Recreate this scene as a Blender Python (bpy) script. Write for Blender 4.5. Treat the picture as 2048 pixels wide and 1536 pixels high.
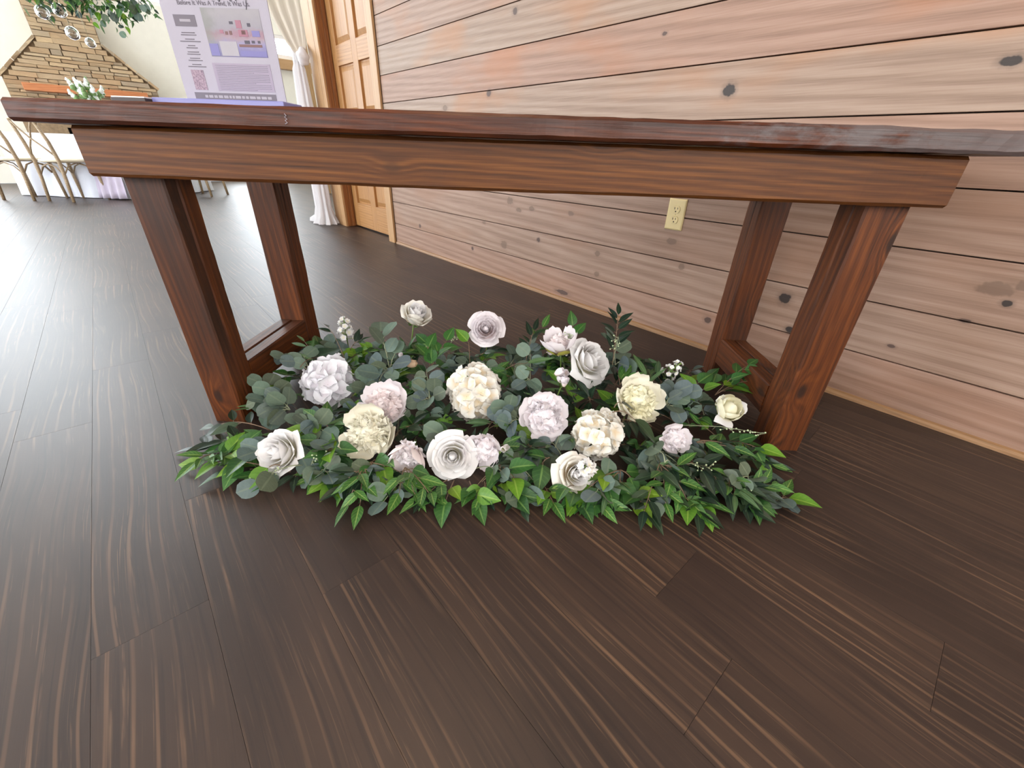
import bpy, bmesh, math, random
from mathutils import Vector, Matrix, noise

sc = bpy.context.scene
COL = sc.collection
for o in list(bpy.data.objects):
    bpy.data.objects.remove(o, do_unlink=True)

# ------------------------------------------------------------------ camera
EYE = Vector((0.0, 0.0, 0.70))
R = Matrix(((0.6577, 0.3858, -0.6470), (0.7527, -0.3010, 0.5856), (0.0311, -0.8721, -0.4883)))
FPX = 822.82
cam = bpy.data.cameras.new('camera')
cam.sensor_width = 36.0
cam.lens = FPX / 2048.0 * 36.0
cam.clip_start = 0.02
cam_o = bpy.data.objects.new('camera', cam)
COL.objects.link(cam_o)
cx, cy, cz = R @ Vector((1, 0, 0)), R @ Vector((0, -1, 0)), R @ Vector((0, 0, -1))
cm = Matrix((cx, cy, cz)).transposed().to_4x4()
cm.translation = EYE
cam_o.matrix_world = cm
sc.camera = cam_o

# ------------------------------------------------------------------ light and exposure
world = bpy.data.worlds.new('daylight')
sc.world = world
world.use_nodes = True
world.node_tree.nodes['Background'].inputs[0].default_value = (0.80, 0.90, 1.0, 1)
world.node_tree.nodes['Background'].inputs[1].default_value = 0.6
sc.view_settings.view_transform = 'Standard'
sc.view_settings.look = 'None'
sc.view_settings.gamma = 1.0
sc.view_settings.use_curve_mapping = False
sc.view_settings.exposure = 0.28
sc.cycles.max_bounces = 6
sc.cycles.diffuse_bounces = 3
sc.cycles.glossy_bounces = 3
sc.cycles.transmission_bounces = 5
sc.cycles.transparent_max_bounces = 6
sc.cycles.caustics_reflective = False
sc.cycles.caustics_refractive = False
sc.cycles.use_adaptive_sampling = True
sc.cycles.adaptive_threshold = 0.04
sc.cycles.use_denoising = True
WIN_HALL = 11.5       # radiance of the daylit panes round the hall
WIN_ENTRY = 6.3      # radiance of the panes behind and beside the photographer
LAMP_W = 8.0        # warm ceiling lamp over the plank wall


def area_light(name, loc, target, sx, sy, energy, color):
    l = bpy.data.lights.new(name, 'AREA')
    l.shape = 'RECTANGLE'
    l.size, l.size_y = sx, sy
    l.energy = energy
    l.color = color
    o = bpy.data.objects.new(name, l)
    COL.objects.link(o)
    o.location = loc
    o.rotation_euler = (Vector(target) - Vector(loc)).to_track_quat('-Z', 'Y').to_euler()
    return o


area_light('ceiling_lamp_light', (-1.0, 0.5, 2.93), (-1.0, 0.9, 0.0), 0.45, 0.45, LAMP_W, (1.0, 0.70, 0.45))

# ------------------------------------------------------------------ helpers
random.seed(11)


def srgb(r, g, b):
    f = lambda c: (c / 255 / 12.92) if c <= 10.3 else ((c / 255 + 0.055) / 1.055) ** 2.4
    return (f(r), f(g), f(b), 1.0)


def wm(o):
    m = o.matrix_basis.copy()
    while o.parent:
        o = o.parent
        m = o.matrix_basis @ m
    return m


def obj(name, me, mat=None, parent=None, M=None):
    o = bpy.data.objects.new(name, me)
    COL.objects.link(o)
    if mat is not None and me is not None and not me.materials:
        me.materials.append(mat)
    M = M if M is not None else Matrix()
    if parent is not None:
        o.parent = parent
        o.matrix_basis = wm(parent).inverted() @ M
    else:
        o.matrix_basis = M
    return o


def thing(name, loc=(0, 0, 0), M=None):
    return obj(name, None, None, None, M if M is not None else Matrix.Translation(loc))


def tag(o, label=None, cat=None, group=None, kind=None):
    for k, v in (('label', label), ('category', cat), ('group', group), ('kind', kind)):
        if v:
            o[k] = v
    return o


def mesh_from(verts, faces, name='m', smooth=False, attrs=None):
    me = bpy.data.meshes.new(name)
    me.from_pydata([tuple(v) for v in verts], [], faces)
    if attrs:
        for k, vals in attrs.items():
            a = me.attributes.new(k, 'FLOAT', 'POINT')
            a.data.foreach_set('value', vals)
    if smooth:
        me.polygons.foreach_set('use_smooth', [True] * len(me.polygons))
    me.update()
    return me


def bm_mesh(bm, name='m', smooth=False):
    me = bpy.data.meshes.new(name)
    bm.normal_update()
    bm.to_mesh(me)
    bm.free()
    if smooth:
        me.polygons.foreach_set('use_smooth', [True] * len(me.polygons))
    return me


def add_box(bm, c, s, bevel=0.0, M=None):
    r = bmesh.ops.create_cube(bm, size=1.0)
    vs = r['verts']
    for v in vs:
        v.co = Vector((c[0] + v.co.x * s[0], c[1] + v.co.y * s[1], c[2] + v.co.z * s[2]))
    if bevel:
        es = list({e for v in vs for e in v.link_edges})
        rr = bmesh.ops.bevel(bm, geom=es, offset=bevel, segments=2, profile=0.6, affect='EDGES')
        vs = rr['verts']
    if M is not None:
        bmesh.ops.transform(bm, matrix=M, verts=[v for v in bm.verts if v in set(vs)])
    return vs


def box_mesh(s, bevel=0.0, c=(0, 0, 0)):
    bm = bmesh.new()
    add_box(bm, c, s, bevel)
    return bm_mesh(bm)


def tube_mesh(paths, n=6, smooth=True):
    """paths: list of (points, radii) -> one mesh of capped tubes"""
    V, Fc = [], []
    for pts, rad in paths:
        pts = [Vector(p) for p in pts]
        base = len(V)
        prev = None
        for i, p in enumerate(pts):
            t = (pts[min(i + 1, len(pts) - 1)] - pts[max(i - 1, 0)]).normalized()
            if prev is None:
                a = t.orthogonal().normalized()
            else:
                a = (prev - t * prev.dot(t)).normalized()
            prev = a
            b = t.cross(a)
            r = rad[i] if hasattr(rad, '__len__') else rad
            for k in range(n):
                an = 2 * math.pi * k / n
                V.append(p + (a * math.cos(an) + b * math.sin(an)) * r)
        for i in range(len(pts) - 1):
            for k in range(n):
                k2 = (k + 1) % n
                Fc.append((base + i * n + k, base + i * n + k2, base + (i + 1) * n + k2, base + (i + 1) * n + k))
        Fc.append(tuple(base + k for k in range(n))[::-1])
        e = base + (len(pts) - 1) * n
        Fc.append(tuple(e + k for k in range(n)))
    return mesh_from(V, Fc, smooth=smooth)


def lathe(profile, n=20, smooth=True):
    V, Fc = [], []
    for r, z in profile:
        for k in range(n):
            a = 2 * math.pi * k / n
            V.append((r * math.cos(a), r * math.sin(a), z))
    for i in range(len(profile) - 1):
        for k in range(n):
            k2 = (k + 1) % n
            Fc.append((i * n + k, i * n + k2, (i + 1) * n + k2, (i + 1) * n + k))
    return mesh_from(V, Fc, smooth=smooth)


def ico(r, sub=2):
    bm = bmesh.new()
    bmesh.ops.create_icosphere(bm, subdivisions=sub, radius=r)
    return bm_mesh(bm, smooth=True)


# ------------------------------------------------------------------ materials
class Mat:
    def __init__(s, name):
        s.m = bpy.data.materials.new(name)
        s.m.use_nodes = True
        s.nt = s.m.node_tree
        s.b = s.nt.nodes['Principled BSDF']
        s.out = s.nt.nodes['Material Output']

    def n(s, t, **kw):
        nd = s.nt.nodes.new('ShaderNode' + t)
        for k, v in kw.items():
            if k.startswith('i_'):
                nd.inputs[k[2:].replace('_', ' ')].default_value = v
            else:
                setattr(nd, k, v)
        return nd

    def l(s, a, b):
        s.nt.links.new(a, b)

    def math(s, op, a, b=None, c=None, clamp=False):
        nd = s.nt.nodes.new('ShaderNodeMath')
        nd.operation = op
        nd.use_clamp = clamp
        for i, x in enumerate((a, b, c)):
            if x is None:
                continue
            if isinstance(x, (int, float)):
                nd.inputs[i].default_value = x
            else:
                s.l(x, nd.inputs[i])
        return nd.outputs[0]

    def vmath(s, op, a, b=None):
        nd = s.nt.nodes.new('ShaderNodeVectorMath')
        nd.operation = op
        for i, x in enumerate((a, b)):
            if x is None:
                continue
            if isinstance(x, (tuple, list)):
                nd.inputs[i].default_value = x
            else:
                s.l(x, nd.inputs[i])
        return nd.outputs[1] if op in ('LENGTH', 'DISTANCE', 'DOT_PRODUCT') else nd.outputs[0]

    def mix(s, fac, a, b, mode='MIX'):
        nd = s.nt.nodes.new('ShaderNodeMix')
        nd.data_type = 'RGBA'
        nd.blend_type = mode
        for x, i in ((fac, 0), (a, 6), (b, 7)):
            if isinstance(x, (int, float)):
                nd.inputs[i].default_value = x
            elif isinstance(x, tuple):
                nd.inputs[i].default_value = x
            else:
                s.l(x, nd.inputs[i])
        return nd.outputs[2]

    def ramp(s, fac, stops, interp='LINEAR'):
        nd = s.nt.nodes.new('ShaderNodeValToRGB')
        cr = nd.color_ramp
        cr.interpolation = interp
        while len(cr.elements) < len(stops):
            cr.elements.new(0.5)
        for e, (p, c) in zip(cr.elements, stops):
            e.position = p
            e.color = c if isinstance(c, tuple) else (c, c, c, 1)
        s.l(fac, nd.inputs[0])
        return nd.outputs[0]

    def step(s, x, lo, hi):
        nd = s.nt.nodes.new('ShaderNodeMapRange')
        nd.interpolation_type = 'SMOOTHSTEP'
        s.l(x, nd.inputs[0])
        nd.inputs[1].default_value = lo
        nd.inputs[2].default_value = hi
        return nd.outputs[0]

    def noise(s, vec, scale, detail=2.0, rough=0.5, dist=0.0):
        nd = s.n('TexNoise')
        nd.inputs['Scale'].default_value = scale
        nd.inputs['Detail'].default_value = detail
        nd.inputs['Roughness'].default_value = rough
        nd.inputs['Distortion'].default_value = dist
        if vec is not None:
            s.l(vec, nd.inputs['Vector'])
        return nd.outputs[0]

    def base(s, c):
        if isinstance(c, tuple):
            s.b.inputs['Base Color'].default_value = c
        else:
            s.l(c, s.b.inputs['Base Color'])

    def set(s, **kw):
        for k, v in kw.items():
            s.b.inputs[k.replace('_', ' ')].default_value = v

    def bump(s, h, strength=0.3, dist=0.002):
        nd = s.n('Bump')
        nd.inputs['Strength'].default_value = strength
        nd.inputs['Distance'].default_value = dist
        s.l(h, nd.inputs['Height'])
        s.l(nd.outputs[0], s.b.inputs['Normal'])


def plain(name, c, rough=0.5, metal=0.0, emit=0.0, var=0.0, nscale=8.0, spec=None, bump=0.0):
    m = Mat(name)
    if var:
        tcn = m.n('TexCoord')
        f = m.noise(tcn.outputs['Object'], nscale, 4.0, 0.6)
        lo = tuple(x * (1 - var) for x in c[:3]) + (1,)
        hi = tuple(min(1, x * (1 + var)) for x in c[:3]) + (1,)
        m.base(m.ramp(f, [(0.3, lo), (0.7, hi)]))
        if bump:
            m.bump(f, bump, 0.003)
    else:
        m.base(c)
    m.set(Roughness=rough, Metallic=metal)
    if spec is not None:
        m.b.inputs['Specular IOR Level'].default_value = spec
    if emit:
        m.b.inputs['Emission Color'].default_value = c
        m.b.inputs['Emission Strength'].default_value = emit
    return m.m


def wood(name, dark, mid, light, stretch=0.10, ring=26.0, rough=0.45, fine=0.42, blotch=None, blotch_amt=0.5,
         knot=0.0, knot_col=None, knot_scale=3.0, bump=0.25, spots=None, tint=None, wear=None, dist=5.0, spec=0.5, contrast=1.0, wave=0.13, swell_amt=0.03):
    """Boards whose grain runs along their own local X axis."""
    m = Mat(name)
    tcn = m.n('TexCoord')
    oi = m.n('ObjectInfo')
    off = m.n('CombineXYZ')
    m.l(m.math('MULTIPLY', oi.outputs['Random'], 37.0), off.inputs[0])
    m.l(m.math('MULTIPLY', oi.outputs['Random'], 11.3), off.inputs[1])
    m.l(m.math('MULTIPLY', oi.outputs['Random'], 5.7), off.inputs[2])
    p = m.vmath('ADD', tcn.outputs['Object'], off.outputs[0])
    ps = m.vmath('MULTIPLY', p, (stretch, 1.0, 1.0))
    pf = m.vmath('MULTIPLY', p, (0.025, 1.0, 1.0))
    warp = m.n('TexNoise')
    warp.inputs['Scale'].default_value = 5.0
    warp.inputs['Detail'].default_value = 2.0
    m.l(ps, warp.inputs['Vector'])
    pw = m.vmath('ADD', ps, m.vmath('MULTIPLY', m.vmath('SUBTRACT', warp.outputs[1], (0.5, 0.5, 0.5)), (0.0, 0.09, 0.05)))
    kd = None
    if knot:
        v = m.n('TexVoronoi', voronoi_dimensions='2D')
        v.inputs['Scale'].default_value = knot_scale
        m.l(m.vmath('MULTIPLY', p, (0.8, 1.6, 1.0)), v.inputs['Vector'])
        kd = v.outputs['Distance']
        swell = m.math('MULTIPLY', m.step(kd, 0.24, 0.0), swell_amt)
        sw = m.n('CombineXYZ')
        m.l(swell, sw.inputs[1])
        pw = m.vmath('ADD', pw, sw.outputs[0])
    w = m.n('TexWave', wave_type='BANDS', bands_direction='DIAGONAL')
    w.inputs['Scale'].default_value = ring
    w.inputs['Distortion'].default_value = dist
    w.inputs['Detail'].default_value = 2.5
    w.inputs['Detail Scale'].default_value = 1.3
    m.l(pw, w.inputs['Vector'])
    fn = m.noise(pf, 300.0, 3.0, 0.6)
    md = m.noise(m.vmath('MULTIPLY', pw, (0.4, 1.0, 1.0)), 75.0, 3.0, 0.6)
    f = m.math('ADD', m.math('MULTIPLY', w.outputs['Fac'], wave), m.math('ADD', m.math('MULTIPLY', fn, fine), m.math('MULTIPLY', md, 1 - fine - wave)))
    f = m.math('ADD', m.math('MULTIPLY', m.math('SUBTRACT', f, 0.5), 1.7), 0.5, clamp=True)
    if contrast != 1.0:
        f = m.math('ADD', m.math('MULTIPLY', m.math('SUBTRACT', f, 0.5), contrast), 0.5, clamp=True)
    c = m.ramp(f, [(0.15, dark), (0.5, mid), (0.85, light)])
    big = m.noise(m.vmath('MULTIPLY', p, (0.35, 1.0, 1.0)), 4.5, 3.0, 0.55)
    if blotch:
        c = m.mix(m.math('MULTIPLY', m.step(big, 0.48, 0.72), blotch_amt), c, blotch)
    if tint:
        c = m.mix(m.math('MULTIPLY', oi.outputs['Random'], 1.0), c, m.mix(1.0, c, tint, 'MULTIPLY'))
    if wear:   # (x from, x to, colour, amount): finish worn off towards one end of the board
        sep = m.n('SeparateXYZ')
        m.l(tcn.outputs['Object'], sep.inputs[0])
        along = m.step(sep.outputs[0], wear[0], wear[1])
        patch = m.noise(m.vmath('MULTIPLY', tcn.outputs['Object'], (0.5, 1.0, 1.0)), 26.0, 5.0, 0.65)
        thr = m.math('ADD', patch, m.math('MULTIPLY', along, 0.42))
        c = m.mix(m.math('MULTIPLY', m.step(thr, 0.62, 0.86), wear[3]), c, wear[2])
    if kd is not None:
        c = m.mix(m.math('MULTIPLY', m.step(kd, 0.085, 0.03), knot), c, knot_col or dark)
    if spots:   # knots at their own places on the wall: (x, z, half length, half height, colour)
        geo = m.n('NewGeometry')
        sp = m.n('SeparateXYZ')
        m.l(geo.outputs['Position'], sp.inputs[0])
        wob = m.noise(geo.outputs['Position'], 55.0, 2.0)
        for (x, z, rx, rz, kc) in spots:
            dx = m.math('MULTIPLY', m.math('SUBTRACT', sp.outputs[0], x), 1.0 / rx)
            dz = m.math('MULTIPLY', m.math('SUBTRACT', sp.outputs[2], z), 1.0 / rz)
            dd = m.math('ADD', m.math('SQRT', m.math('ADD', m.math('MULTIPLY', dx, dx), m.math('MULTIPLY', dz, dz))),
                        m.math('MULTIPLY', m.math('SUBTRACT', wob, 0.5), 0.9))
            c = m.mix(m.math('MULTIPLY', m.step(dd, 1.9, 0.9), 0.30), c, tuple(k * 1.7 for k in kc[:3]) + (1,))
            c = m.mix(m.math('MULTIPLY', m.step(dd, 1.05, 0.75), kc[3] if kc[3] < 1 else 0.9), c, kc[:3] + (1,))
    m.base(c)
    m.set(Roughness=rough)
    m.b.inputs['Specular IOR Level'].default_value = spec
    if bump:
        m.bump(f, bump, 0.0015)
    return m.m


PINE_KNOT = srgb(104, 82, 68)[:3] + (0.6,)
HOLE = srgb(26, 20, 20)[:3] + (1.0,)
DARKK = srgb(70, 52, 46)[:3] + (0.85,)
SPOTS = [(-0.812, 0.913, .022, .018, HOLE), (-0.148, 0.928, .02, .011, HOLE), (-0.428, 0.279, .02, .020, HOLE), (-0.377, 0.175, .016, .013, HOLE),
         (-2.135, 0.981, .02, .016, DARKK), (-1.938, 1.291, .018, .014, DARKK), (-1.1, 1.101, .011, .007, DARKK), (-2.571, 0.933, .028, .018, PINE_KNOT),
         (-1.938, 0.463, .03, .022, PINE_KNOT), (-1.859, 0.423, .022, .012, PINE_KNOT), (-1.757, 0.441, .022, .014, PINE_KNOT), (-1.47, 0.447, .022, .012, PINE_KNOT),
         (-1.275, 0.286, .018, .014, PINE_KNOT), (-1.265, 0.188, .016, .014, PINE_KNOT), (-0.836, 0.311, .014, .014, PINE_KNOT), (-0.904, 0.40, .026, .014, PINE_KNOT),
         (-1.689, 0.287, .014, .012, DARKK), (-0.673, 0.124, .016, .013, DARKK), (-1.478, 0.042, .05, .012, DARKK), (0.04, 0.425, .04, .02, PINE_KNOT),
         (0.075, 0.395, .011, .009, HOLE), (0.10, 0.445, .035, .018, PINE_KNOT), (-2.308, 0.138, .012, .012, DARKK), (-2.985, 0.192, .014, .014, DARKK),
         (-2.181, 0.317, .022, .011, PINE_KNOT), (-1.983, 0.215, .03, .024, PINE_KNOT), (0.02, 0.33, .014, .006, DARKK), (-0.10, 0.21, .012, .006, DARKK)]

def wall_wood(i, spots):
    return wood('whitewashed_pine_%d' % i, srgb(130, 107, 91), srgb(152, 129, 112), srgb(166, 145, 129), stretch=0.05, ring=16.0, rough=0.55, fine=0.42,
                blotch=srgb(168, 116, 74) if i >= 5 else srgb(150, 114, 88), blotch_amt=0.6 if i >= 5 else 0.4, spots=spots, tint=srgb(255, 236, 232), bump=0.08, wave=0.2, dist=4.0)  # upper boards' orange blotch: part pine stain, part warm lamp glow put into colour
M_WALLGAP = plain('dark_gap_behind_boards', srgb(52, 36, 28), 0.8, var=0.2)
def floor_mat():
    m = Mat('dark_vinyl_plank')
    tcn = m.n('TexCoord')
    oi = m.n('ObjectInfo')
    off = m.n('CombineXYZ')
    m.l(m.math('MULTIPLY', oi.outputs['Random'], 37.0), off.inputs[0])
    m.l(m.math('MULTIPLY', oi.outputs['Random'], 11.3), off.inputs[1])
    p = m.vmath('ADD', tcn.outputs['Object'], off.outputs[0])
    big = m.noise(m.vmath('MULTIPLY', p, (0.22, 1.0, 1.0)), 9.0, 3.0, 0.55)
    tone = m.math('ADD', m.math('MULTIPLY', big, 0.75), m.math('MULTIPLY', oi.outputs['Random'], 0.22))
    c = m.ramp(tone, [(0.25, srgb(40, 30, 26)), (0.5, srgb(54, 41, 35)), (0.8, srgb(70, 53, 43))])
    # long pale grain lines
    wn = m.n('TexNoise')
    wn.inputs['Scale'].default_value = 3.0
    m.l(m.vmath('MULTIPLY', p, (0.35, 1.0, 1.0)), wn.inputs['Vector'])
    pw = m.vmath('ADD', p, m.vmath('MULTIPLY', m.vmath('SUBTRACT', wn.outputs[1], (0.5, 0.5, 0.5)), (0.0, 0.10, 0.0)))
    st = m.noise(m.vmath('MULTIPLY', pw, (0.016, 1.0, 1.0)), 330.0, 2.0, 0.5)
    patch = m.step(m.noise(m.vmath('MULTIPLY', p, (0.4, 1.0, 1.0)), 6.0, 2.0), 0.38, 0.68)
    dash = m.step(m.noise(m.vmath('MULTIPLY', p, (0.1, 1.0, 1.0)), 150.0, 2.0), 0.40, 0.60)
    lines = m.math('MULTIPLY', m.step(st, 0.55, 0.72), m.math('MULTIPLY_ADD', patch, 0.75, 0.25))
    c = m.mix(m.math('MULTIPLY', m.math('MULTIPLY', lines, dash), 0.62), c, srgb(118, 92, 70))
    # cathedral figure
    w = m.n('TexWave', wave_type='RINGS', rings_direction='Z')
    w.inputs['Scale'].default_value = 7.0
    w.inputs['Distortion'].default_value = 2.5
    w.inputs['Detail'].default_value = 3.0
    m.l(m.vmath('MULTIPLY', pw, (0.07, 1.6, 0.0)), w.inputs['Vector'])
    c = m.mix(m.math('MULTIPLY', m.math('MULTIPLY', m.step(w.outputs['Fac'], 0.86, 1.0), patch), 0.38), c, srgb(140, 108, 82))
    dk = m.step(m.noise(m.vmath('MULTIPLY', pw, (0.02, 1.0, 1.0)), 120.0, 2.0), 0.52, 0.68)
    c = m.mix(m.math('MULTIPLY', dk, 0.45), c, srgb(36, 28, 27))
    m.base(c)
    m.set(Roughness=0.44)
    m.b.inputs['Specular IOR Level'].default_value = 0.5
    m.bump(st, 0.08, 0.001)
    return m.m


M_FLOOR = floor_mat()
M_APRON = wood('stained_pine', srgb(56, 29, 9), srgb(90, 50, 18), srgb(122, 74, 30), stretch=0.04, ring=52.0, spec=0.35, rough=0.52, fine=0.42,
               blotch=srgb(74, 42, 24), blotch_amt=0.45, knot=0.55, knot_col=srgb(60, 34, 16), knot_scale=4.2, swell_amt=0.012, bump=0.15, dist=3.0)
M_LEG = wood('red_stained_pine', srgb(52, 24, 8), srgb(86, 43, 15), srgb(116, 63, 25), stretch=0.05, ring=40.0, spec=0.35, rough=0.5, fine=0.42,
             blotch=srgb(40, 27, 22), blotch_amt=0.8, knot=0.85, knot_col=srgb(34, 20, 14), knot_scale=3.4, bump=0.2, dist=3.5)
M_TOP = wood('worn_tabletop', srgb(40, 17, 8), srgb(74, 33, 14), srgb(108, 54, 22), stretch=0.05, ring=46.0, spec=0.4, rough=0.42, fine=0.42,
             blotch=srgb(56, 28, 18), blotch_amt=0.6, wear=(0.05, 0.95, srgb(98, 90, 90), 0.8), bump=0.35, dist=4.0)
M_DOOR = wood('honey_pine_door', srgb(146, 98, 54), srgb(172, 124, 74), srgb(186, 140, 90), stretch=0.03, ring=26.0, rough=0.42, fine=0.42, bump=0.05, dist=3.0)
M_JAMB = wood('brown_pine_jamb', srgb(96, 54, 24), srgb(128, 76, 36), srgb(150, 94, 48), stretch=0.05, ring=20.0, rough=0.45, fine=0.42, bump=0.05)
M_CASING = wood('pale_pine_casing', srgb(158, 118, 78), srgb(180, 140, 98), srgb(192, 156, 114), stretch=0.03, ring=26.0, rough=0.45, fine=0.42, bump=0.05, dist=3.0)
M_CHAIR = wood('limed_beech', srgb(128, 104, 78), srgb(160, 136, 106), srgb(184, 164, 136), stretch=0.1, ring=30.0, rough=0.5, bump=0.0)
M_MANTEL = wood('orange_mantel_beam', srgb(150, 84, 44), srgb(186, 112, 64), srgb(200, 132, 84), stretch=0.1, ring=20.0, rough=0.5, bump=0.1)
M_CREAM = plain('cream_paint', srgb(236, 231, 219), 0.8, var=0.02)
M_CEIL = plain('white_ceiling', srgb(238, 236, 230), 0.9, var=0.02)
M_PLATE = plain('almond_plastic', srgb(224, 204, 152), 0.35, var=0.03)
M_SLOT = plain('dark_slot', srgb(40, 26, 14), 0.7)
M_CLOTH = plain('white_table_linen', srgb(226, 228, 238), 0.85, var=0.03, nscale=3)
M_LILAC = plain('lilac_linen', srgb(206, 196, 214), 0.85, var=0.05, nscale=5)
M_PAPER = plain('lavender_grey_paper', srgb(166, 161, 174), 0.6, var=0.015)
M_PAD = plain('lavender_acrylic_base', srgb(126, 126, 182), 0.25, var=0.04)
M_INK = plain('grey_ink', srgb(112, 106, 116), 0.7, var=0.05)
M_INKP = plain('pale_ink', srgb(142, 135, 150), 0.7, var=0.05)
M_INKW = plain('reversed_out_ink', srgb(160, 155, 164), 0.7, var=0.02)
M_BLACKINK = plain('dark_ink', srgb(66, 62, 70), 0.7, var=0.05)
M_BOOK = plain('charcoal_cover', srgb(58, 50, 50), 0.5, var=0.1)
M_PAGE = plain('white_card', srgb(236, 230, 228), 0.7, var=0.02)
M_WIRE = plain('pale_wire', srgb(180, 165, 130), 0.4, var=0.1)


def cloth_sheer(name, c, t=0.35):
    m = Mat(name)
    m.base(c)
    m.set(Roughness=0.9)
    tr = m.n('BsdfTranslucent')
    tr.inputs[0].default_value = c
    mx = m.n('MixShader')
    mx.inputs[0].default_value = t
    m.l(m.b.outputs[0], mx.inputs[1])
    m.l(tr.outputs[0], mx.inputs[2])
    m.l(mx.outputs[0], m.out.inputs[0])
    return m.m


M_SHEER = cloth_sheer('white_sheer_drape', srgb(240, 236, 238), 0.35)
M_SWAG = cloth_sheer('cream_sheer_swag', srgb(226, 214, 200), 0.4)


def pane_mat(name, c, strength):
    m = Mat(name)
    tcn = m.n('TexCoord')
    f = m.noise(tcn.outputs['Object'], 0.8, 2.0)
    m.b.inputs['Base Color'].default_value = (0.02, 0.02, 0.02, 1)
    m.l(m.ramp(f, [(0.3, tuple(x * 0.85 for x in c[:3]) + (1,)), (0.7, c)]), m.b.inputs['Emission Color'])
    m.b.inputs['Emission Strength'].default_value = strength
    return m.m


M_SKY_HALL = pane_mat('daylit_hall_pane', (0.87, 0.94, 1.0, 1), WIN_HALL)
M_SKY_ENTRY = pane_mat('daylit_entry_pane', (1.0, 0.975, 0.95, 1), WIN_ENTRY)

# ------------------------------------------------------------------ boards
def frame(c, x, y):
    x = Vector(x).normalized()
    y = Vector(y)
    y = (y - x * y.dot(x)).normalized()
    z = x.cross(y)
    m = Matrix((x, y, z)).transposed().to_4x4()
    m.translation = Vector(c)
    return m


_bcache = {}


def board(name, parent, L, W, T, c, x, y, mat, bevel=0.002, key=True):
    k = (round(L, 4), round(W, 4), round(T, 4), bevel, mat.name)
    me = _bcache.get(k) if key else None
    if me is None:
        me = box_mesh((L, W, T), bevel)
        me.materials.append(mat)
        _bcache[k] = me
    return obj(name, me, None, parent, frame(c, x, y))


def rough_board(name, parent, L, W, T, c, x, y, mat, amp=0.003, seg=70, seed=0.0, grow=None, bevel=0.004):
    """board whose edges wander: prism along local X with a rounded 8-point section"""
    sec = []
    b = bevel
    for sy, sz in ((-1, -1), (1, -1), (1, 1), (-1, 1)):
        y0, z0 = sy * W / 2, sz * T / 2
        pa, pb = (y0, z0 - sz * b), (y0 - sy * b, z0)
        sec += [pa, pb] if (sy * sz) < 0 else [pb, pa]
    # order the section counter-clockwise
    sec.sort(key=lambda q: math.atan2(q[1] / T, q[0] / W))
    n = len(sec)
    V, Fc = [], []
    for i in range(seg + 1):
        xx = -L / 2 + L * i / seg
        g = amp * (grow(i / seg) if grow else 1.0)
        for j, (a, bz) in enumerate(sec):
            nz = noise.noise(Vector((xx * 9 + seed, j * 3.1, seed)))
            nz2 = noise.noise(Vector((xx * 26 + seed, j * 2.1, seed + 9)))
            V.append((xx, a + g * (nz + 0.5 * nz2) * (1 if a > 0 else -1), bz + 0.5 * g * (nz2 + nz)))
    for i in range(seg):
        for j in range(n):
            j2 = (j + 1) % n
            Fc.append((i * n + j, (i + 1) * n + j, (i + 1) * n + j2, i * n + j2)[::-1])
    Fc.append(tuple(range(n))[::-1])
    Fc.append(tuple(seg * n + j for j in range(n)))
    me = mesh_from(V, Fc)
    bm = bmesh.new()
    bm.from_mesh(me)
    bmesh.ops.recalc_face_normals(bm, faces=bm.faces)
    bm.to_mesh(me)
    bm.free()
    me.materials.append(mat)
    return obj(name, me, None, parent, frame(c, x, y))


X, Y, Z = Vector((1, 0, 0)), Vector((0, 1, 0)), Vector((0, 0, 1))
WALL_Y = 1.688
FAR_X = -11.4
HALL_Y0, HALL_Y1 = -4.6, 5.2
BACK_X = 2.8
CEIL = 3.0
HALL_TOP = 5.2

# ------------------------------------------------------------------ floor
floor = obj('floor', box_mesh((BACK_X - FAR_X, HALL_Y1 - HALL_Y0, 0.1), 0, ((BACK_X + FAR_X) / 2, (HALL_Y0 + HALL_Y1) / 2, -0.0535)), M_FLOOR)
tag(floor, 'dark brown wood-look plank floor', None, None, 'structure')
PW, PL = 0.1535, 1.22
row_off = {0: -0.672, 1: -0.975, 2: -0.555, 4: -0.025, 6: 0.20, -1: -1.495}
rr = random.Random(4)
pl_me = box_mesh((PL - 0.0004, PW - 0.0004, 0.0035), 0.0003)
pl_me.materials.append(M_FLOOR)
Y0 = -0.245
for row in range(-28, 13):
    yc = Y0 + (row + 0.5) * PW
    if yc - PW / 2 > WALL_Y - 0.03:
        continue
    off = row_off.get(row, rr.uniform(0, PL))
    k0 = math.floor((-9.6 - off) / PL)
    for k in range(k0, 4):
        x0 = off + k * PL
        xc = x0 + PL / 2
        if xc > BACK_X - PL / 2 or xc < -9.6:
            continue
        if row < -12 and xc > -1.0:      # behind the photographer
            continue
        if row > -13 or xc < -2.5:
            obj('plank', pl_me, None, floor, frame((xc, yc, -0.00175), X, Y))

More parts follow.
